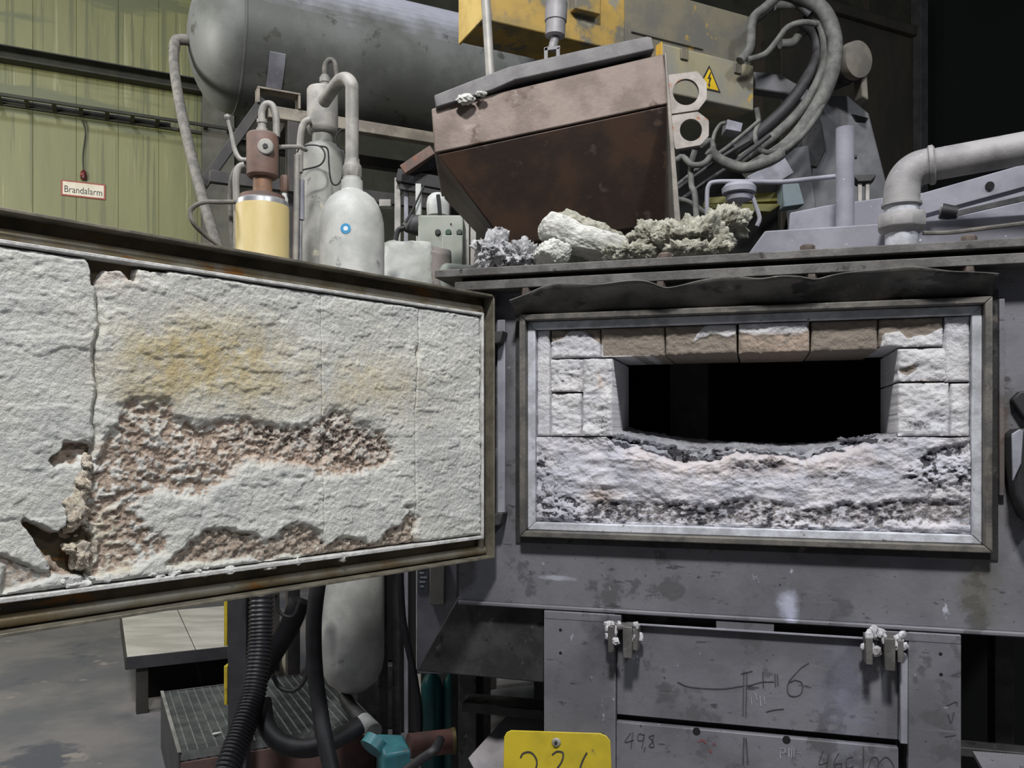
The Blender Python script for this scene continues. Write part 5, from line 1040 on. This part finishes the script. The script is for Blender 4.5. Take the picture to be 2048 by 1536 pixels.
# machine bed below the robot
t = thing('machine_bed', 'dark machine frame with olive rails behind the furnace roof', 'machine', VW.p(W(1500, 0, 4.4).x, 4.6, 0))
slab('frame', [(1356, 300), (1556, 270), (1556, 560), (1356, 560)], 4.9, 5.2, HOLE, t)
OL = M('olive_paint', S(112, 108, 50), S(92, 90, 44), 6, 0.6)
slab('olive_rail', [(1415, 395), (1566, 382), (1566, 402), (1415, 408)], 4.3, 4.4, OL, t, .004)
slab('olive_rail', [(1420, 408), (1566, 407), (1540, 424), (1425, 418)], 4.25, 4.35, OL, t, .004)
slab('blue_grey_foot', [(1566, 368), (1598, 366), (1610, 408), (1567, 414)], 4.2, 4.3, M('foot_blue_grey', S(118, 132, 138), S(104, 116, 122), 6, 0.6), t, .004)
slab('tray_plate', [(1495, 352), (1570, 315), (1588, 345), (1560, 362), (1500, 368)], 4.2, 4.26, DUSTY, t, .003)
slab('junction_block', [(1455, 238), (1486, 246), (1482, 264), (1452, 258)], 4.3, 4.4, DUSTY, t, .003)

# ================================================================== LOWER LEFT: BENCH, GRATING, HOSES
def gp(px, py, z):      # point at height z under photo pixel
    dd = (ZC - z) * FPX / (py - HOR); return W(px, py, dd)
zb_ = .32
c0 = gp(252, 1313, zb_); c0u = float((np.array(c0)[:2] - HA.o) @ HA.u); c0v = float((np.array(c0)[:2] - HA.o) @ HA.v)
bench = thing('low_bench', 'low dark bench with pale plank top standing on the hall floor', 'bench', HA.p(c0u + .4, c0v + .3, 0))
TOPM = M('bench_top_board', S(170, 168, 160), S(148, 146, 138), 6, 0.6, 0, 0.08, 40, stretch=(0.4, 1, 1)); DKB = M('bench_dark', S(50, 48, 46), S(40, 38, 36), 8, 0.6)
MB().box(HA, c0u + .006, c0u + .345, c0v, c0v + 1.15, zb_ - .02, zb_).obj('top_board', TOPM, bench, bevel=.003)
MB().box(HA, c0u + .350, c0u + .80, c0v, c0v + 1.15, zb_ - .02, zb_).obj('top_board', TOPM, bench, bevel=.003)
MB().box(HA, c0u, c0u + .81, c0v - .008, c0v - .001, zb_ - .07, zb_ - .002).obj('front_apron', M('apron_dark', S(58, 58, 62), S(46, 46, 50), 8, 0.5), bench, bevel=.002)
MB().box(HA, c0u - .004, c0u + .005, c0v - .0, c0v + 1.15, zb_ - .07, zb_ - .002).obj('side_apron', DKB, bench, bevel=.002)
for uu, vv in ((c0u + .05, c0v + .02), (c0u + .05, c0v + 1.06), (c0u + .70, c0v + .02), (c0u + .70, c0v + 1.06)):
    MB().box(HA, uu, uu + .06, vv, vv + .06, 0, zb_ - .072).obj('leg', DKB, bench, bevel=.003)
MB().box(HA, c0u + .12, c0u + .69, c0v + .30, c0v + .32, 0.002, zb_ - .075).obj('back_board', HOLE, bench)
# grating platform
zg = .27
g0 = gp(356, 1506, zg); g1 = gp(300, 1386, zg); g2 = gp(700, 1452, zg)
gu = np.array((g2 - g0)[:2]); GF = Fr(np.array(g0)[:2], gu); Lg = float(np.linalg.norm(gu)) + .12
gd = max(.3, float((np.array(g1)[:2] - GF.o) @ GF.v))
gr = thing('grating_platform', 'low platform with galvanised grating top and dark side panels', 'platform', GF.p(Lg / 2, gd / 2, 0))
GAL = M('galvanised', S(128, 132, 130), S(104, 108, 108), 14, 0.5, 0.4, 0.1, 60); GDK = M('platform_side', S(64, 62, 66), S(54, 52, 56), 9, 0.6)
MB().box(GF, 0, .008, .0, gd, 0, zg).obj('side_panel', GDK, gr, bevel=.002)
MB().box(GF, Lg - .008, Lg, .0, gd, 0, zg).obj('side_panel', GDK, gr, bevel=.002)
MB().box(GF, .009, Lg - .009, .0, .008, 0, zg - .04).obj('front_panel', M('front_brown', S(96, 74, 70), S(80, 64, 62), 9, 0.7), gr, bevel=.002)
MB().box(GF, .009, Lg - .009, gd - .008, gd, 0, zg).obj('back_panel', GDK, gr, bevel=.002)
MB().box(GF, .009, Lg - .009, .009, gd - .009, zg - .075, zg - .06).obj('under_plate', SOOT, gr)
nb = int(Lg / .036)
base = None
for k in range(1, nb):
    uu = k * Lg / nb
    if base is None:
        base = MB().box(GF, uu, uu + .004, .009, gd - .009, zg - .034, zg - .001).obj('bearing_bar', GAL, gr); u_b = uu
    else:
        o = base.copy(); COL.objects.link(o); o.parent = gr; dv_ = GF.u * (uu - u_b); o.location = (dv_[0], dv_[1], 0)
mm = MB()
for k in range(1, int(gd / .018)): mm.box(GF, .010, Lg - .010, k * .018, k * .018 + .003, zg - .012, zg - .004)
mm.obj('cross_rods', GAL, gr, kind='stuff')
for v_ in (.0005, gd - .0095): pass
MB().box(GF, .0085, Lg - .0085, .0085, .0088, zg - .035, zg).obj('edge_bar', GAL, gr)
MB().box(GF, -.002, .012, -.002, gd, zg + .0005, zg + .004).obj('edge_trim', M('edge_trim_grey', S(150, 150, 146), S(120, 120, 118), 9, 0.5, 0.3), gr)
lump(GF.p(.16, .14, zg + .006), (.02, .006, .005), .2, 3, .7, 1.4, 2).obj('scrap_piece', WHITE, label='tiny white scrap lying on the grating', cat='scrap')
# post with yellow edge
d = 3.15
t = thing('guard_post', 'dark guard post with worn yellow hazard edge beside the corrugated hose', 'post', VW.p(W(470, 0, d).x, d + .03, 0))
MB().box(VW, W(455, 0, d).x, W(492, 0, d).x, d, d + .06, 0, W(0, 1150, d).z).obj('post_body', M('post_dark', S(60, 60, 64), S(46, 46, 50), 6, 0.5), t, bevel=.004)
for y0_, y1_ in ((1150, 1292), (1332, 1410)): MB().box(VW, W(448, 0, d).x, W(454.6, 0, d).x, d - .002, d + .058, W(0, y1_, d).z, W(0, y0_, d).z).obj('yellow_edge', M('hazard_yellow', S(190, 170, 48), S(164, 146, 44), 8, 0.5, spots=((S(58, 56, 50), 0.56, 7),)), t, bevel=.002)
# corrugated hose
path = catmull([W(x, y, dd) for x, y, dd in ((524, 1120, 2.9), (522, 1220, 2.86), (519, 1300, 2.82), (508, 1380, 2.76), (488, 1450, 2.68), (462, 1520, 2.6), (430, 1620, 2.5))], 40)
rr = [.038 + .0035 * math.sin(i * 1.55) for i in range(len(path))]
MB().tube(path, rr, 20).obj('corrugated_hose', M('corrugated_black', S(40, 40, 46), S(30, 30, 34), 20, 0.45), angle=180, label='thick black corrugated hose curving down to the floor', cat='hose')
for lb, pts, r_ in (('black hose hanging left of the white bottle', ((640, 1140, 2.7), (628, 1240, 2.68), (630, 1340, 2.66), (640, 1420, 2.62), (652, 1490, 2.56), (672, 1580, 2.5)), .025),
                    ('dark hose sagging across in front of the grating', ((524, 1400, 2.78), (532, 1450, 2.74), (560, 1485, 2.7), (610, 1497, 2.68), (660, 1484, 2.7), (720, 1450, 2.76)), .030),
                    ('thick black hose slanting behind the corrugated hose', ((600, 1200, 3.2), (580, 1250, 3.2), (550, 1300, 3.2), (520, 1350, 3.2)), .040),
                    ('thin black hose running down right of the white bottle', ((800, 1140, 2.9), (806, 1240, 2.88), (826, 1340, 2.86), (838, 1420, 2.84), (837, 1475, 2.82)), .012),
                    ('slim grey hose at the bottom right of the teal valve', ((800, 1550, 2.5), (840, 1520, 2.5), (868, 1500, 2.5), (880, 1480, 2.6)), .014),
                    ('thin dark cable looping in front of the grating', ((545, 1350, 3.0), (560, 1375, 3.0), (590, 1380, 3.0), (612, 1350, 3.0), (618, 1280, 3.0)), .008),
                    ('slim black cable looping under the open door', ((552, 1190, 2.95), (560, 1225, 2.95), (585, 1232, 2.95), (600, 1200, 2.95)), .006)):
    MB().tube([W(*q) for q in pts], r_, 14, smooth=8).obj('rubber_hose', BLACK, label=lb, cat='hose', group='black hoses below the door')
# outlet of the white bottle to the teal valve
t = thing('outlet_valve', 'teal square valve with dark pipe and rusty actuator below the white bottle', 'valve', W(785, 1560, 2.62))
MB().tube([W(690, 1392, 3.0), W(700, 1412, 2.95), W(728, 1444, 2.86)], .024, 14, smooth=5).obj('inlet_pipe', SOOT, t)
MB().tube([W(726, 1442, 2.86), W(748, 1464, 2.8)], .030, 16).obj('ferrule', WHITE, t)
TEAL = M('teal_paint', S(64, 132, 140), S(52, 106, 114), 9, 0.45, 0, 0.05, 50, spots=((S(92, 96, 98), 0.55, 14),))
mm = MB(); a_ = [W(752, 1466, 2.72), W(806, 1468, 2.72), W(822, 1500, 2.62), (W(768, 1512, 2.62))]; mm.hexa(a_, [q - Vector((0, 0, .12)) for q in a_]); mm.obj('valve_body', TEAL, t, bevel=.008)
MB().tube([W(757, 1482, 2.70), W(744, 1500, 2.68)], .045, 18).obj('end_cap', TEAL, t)
MB().tube([W(818, 1492, 2.74), W(905, 1482, 2.80)], .040, 20).obj('rusty_actuator', M('actuator_rust', S(112, 78, 70), S(90, 66, 62), 10, 0.6, 0.1), t)
MB().lathe(W(903, 1482, 2.80), [(.043, 0), (.043, .012), (.03, .014)], 20, (1, .2, 0)).obj('actuator_cap', M('brass_dull', S(120, 104, 66), S(100, 88, 60), 10, 0.5, 0.4), t)
BT = M('teal_bottle', S(24, 92, 94), S(20, 76, 78), 5, 0.35)
for x, r_, yt, lb in ((864, 22, 1346, 'darker teal gas bottle behind the thin black hose'), (901, 15, 1348, 'slim bright teal gas bottle left of the furnace leg')):
    dd = 3.2; c = W(x, 1500, dd); h_ = W(x, yt, dd).z; rr_ = r_ / FPX * dd
    MB().lathe((c.x, c.y, 0), [(rr_ * .9, 0), (rr_, .02), (rr_, h_ - rr_ * 1.2), (rr_ * .8, h_ - rr_ * .5), (rr_ * .4, h_), (rr_ * .3, h_ + .03)], 28).obj('teal_bottle', BT, angle=50, label=lb, cat='gas bottle', group='teal bottles under the furnace')
# canister seen through the gap
vb_ = MB(); c = W(568, 1345, 5.2)
vb_.lathe((c.x, c.y, 0), [(.058, 0), (.062, .02), (.062, .13), (.05, .165), (.02, .18)], 20).obj('pale_canister', M('canister_cream', S(196, 190, 168), S(176, 170, 150), 8, 0.6), angle=50, label='pale cream canister seen behind the black hoses', cat='canister')
# dark machinery bulk behind the bottles, under the tank
t = thing('hydraulic_unit', 'dark hydraulic unit housing standing behind the bottles', 'machine', VW.p(W(700, 0, 3.8).x, 3.95, 0))
MB().box(VW, W(640, 0, 4.3).x, W(835, 0, 4.3).x, 4.3, 4.6, 0, W(0, 1330, 4.3).z).obj('housing', SOOT, t, bevel=.01)
MB().box(VW, W(640, 0, 4.3).x, W(960, 0, 4.3).x, 4.35, 4.55, W(0, 1329, 4.3).z, 1.3).obj('upper_housing', HOLE, t, bevel=.01)
MB().box(VW, W(775, 0, 3.9).x, W(960, 0, 3.9).x, 4.25, 4.29, 0, 1.2).obj('rear_panel', HOLE, t, bevel=.01)
# red-brown drip tray
q = gp(640, 1500, .04); MB().box(GF, .05, 1.3, -.62, -.02, 0.001, .05).obj('drip_tray', M('tray_red', S(104, 80, 78), S(86, 66, 66), 6, 0.6), bevel=.004, label='red-brown drip tray on the floor in front of the grating', cat='tray')
# switch panel left of the furnace
d = 2.86
t = thing('switch_panel', 'narrow pale grey panel with small printed plate beside the furnace corner', 'panel', VW.p(W(874, 0, d).x, d + .03, 0))
PNL = M('panel_grey', S(142, 142, 150), S(122, 122, 130), 8, 0.5, 0.1, 0.08, 50, spots=((S(88, 88, 92), 0.63, 12),))
MB().box(VW, W(900, 0, d).x, W(914, 0, d).x, d + .065, d + .09, 0, W(0, 1110, d).z).obj('support', SOOT, t)
MB().box(VW, W(833, 0, d).x, W(916, 0, d).x, d, d + .06, W(0, 1348, d).z, W(0, 1100, d).z).obj('backplate', PNL, t, bevel=.003)
MB().box(VW, W(859, 0, d - .05).x, W(889, 0, d - .05).x, d - .05, d - .0005, W(0, 1211, d - .05).z, W(0, 1110, d - .05).z).obj('switch_box', M('switch_grey', S(120, 118, 112), S(104, 102, 98), 8, 0.5), t, bevel=.004)
MB().box(VW, W(891, 0, d).x, W(914, 0, d).x, d - .015, d - .0005, W(0, 1290, d).z, W(0, 1100, d).z).obj('cover_strip', PNL, t, bevel=.002)
pl_ = MB().box(VW, W(836, 0, d).x, W(857, 0, d).x, d - .003, d - .0005, W(0, 1186, d).z, W(0, 1110, d).z).obj('printed_plate', M('plate_slate', S(84, 86, 96), S(74, 76, 86), 9, 0.5), t)
for k in range(6):
    y = 1126 + k * 9; MB().box(VW, W(839 + 2 * (k % 2), 0, d).x, W(854 - 3 * (k % 3), 0, d).x, d - .0042, d - .0032, W(0, y + 3, d).z, W(0, y, d).z).obj('print_line', M('print_pale', S(186, 188, 194)), pl_)
# pale chute plate and yellow number plate
mm = MB(); a_ = [FU.w(936, 1516, .12), FU.w(1012, 1432, .30), FU.w(1086, 1398, .34), FU.w(1086, 1560, .10), FU.w(960, 1560, .08)]
mm.hexa(a_, [q + Vector((.0, .02, -.012)) for q in a_]); mm.obj('chute_plate', M('chute_grey', S(140, 136, 140), S(112, 110, 114), 5, 0.7, 0, 0.1, 40, spots=((S(84, 82, 84), 0.58, 6),)), bevel=.003, label='slanting pale grey chute plate behind the yellow number plate', cat='plate')
nv = -.075
np_ = [fu(x, y, nv) for x, y in ((1006, 1560), (1008, 1474), (1013, 1465), (1022, 1461), (1200, 1467), (1212, 1472), (1220, 1482), (1224, 1560))]
t = thing('number_plate', 'yellow steel plate with handwritten black number and a bolt', 'sign', FU.p((np_[0][0] + np_[-1][0]) / 2, nv, np_[0][1]))
MB().prism(FU, np_, nv, nv + .005).obj('plate', M('plate_yellow', S(206, 184, 48), S(186, 166, 44), 7, 0.5, 0, 0.06, 50, spots=((S(122, 116, 70), 0.60, 9), (S(90, 84, 60), 0.66, 20))), t, bevel=.0015)
c = FU.w(1113, 1484, nv)
bo = MB().lathe(c - Vector((FU.v[0], FU.v[1], 0)) * .0005, [(.012, 0), (.012, .002), (.009, .006)], 20, (-FU.v[0], -FU.v[1], 0)).obj('washer', PIPEG, t)
MB().lathe(c - Vector((FU.v[0], FU.v[1], 0)) * .0068, [(.005, 0), (.005, .002)], 6, (-FU.v[0], -FU.v[1], 0)).obj('bolt', SOOT, bo)
MB().cyl(c + Vector((FU.v[0], FU.v[1], 0)) * .0055, c + Vector((FU.v[0], FU.v[1], 0)) * .058, .006, 12).obj('stud', SOOT, t)
for l in ([(1041, 1516), (1046, 1507), (1058, 1504), (1068, 1510), (1074, 1524), (1070, 1540), (1056, 1552)], [(1104, 1510), (1114, 1503), (1126, 1506), (1124, 1522), (1112, 1540), (1104, 1552)], [(1174, 1505), (1166, 1520), (1160, 1538), (1160, 1552), (1170, 1554)]):
    MB().ribbon(catmull([FU.w(x, y, nv - .0012) for x, y in l], 5), .0042, NF).obj('number_digit', PEN, t, flat=True)
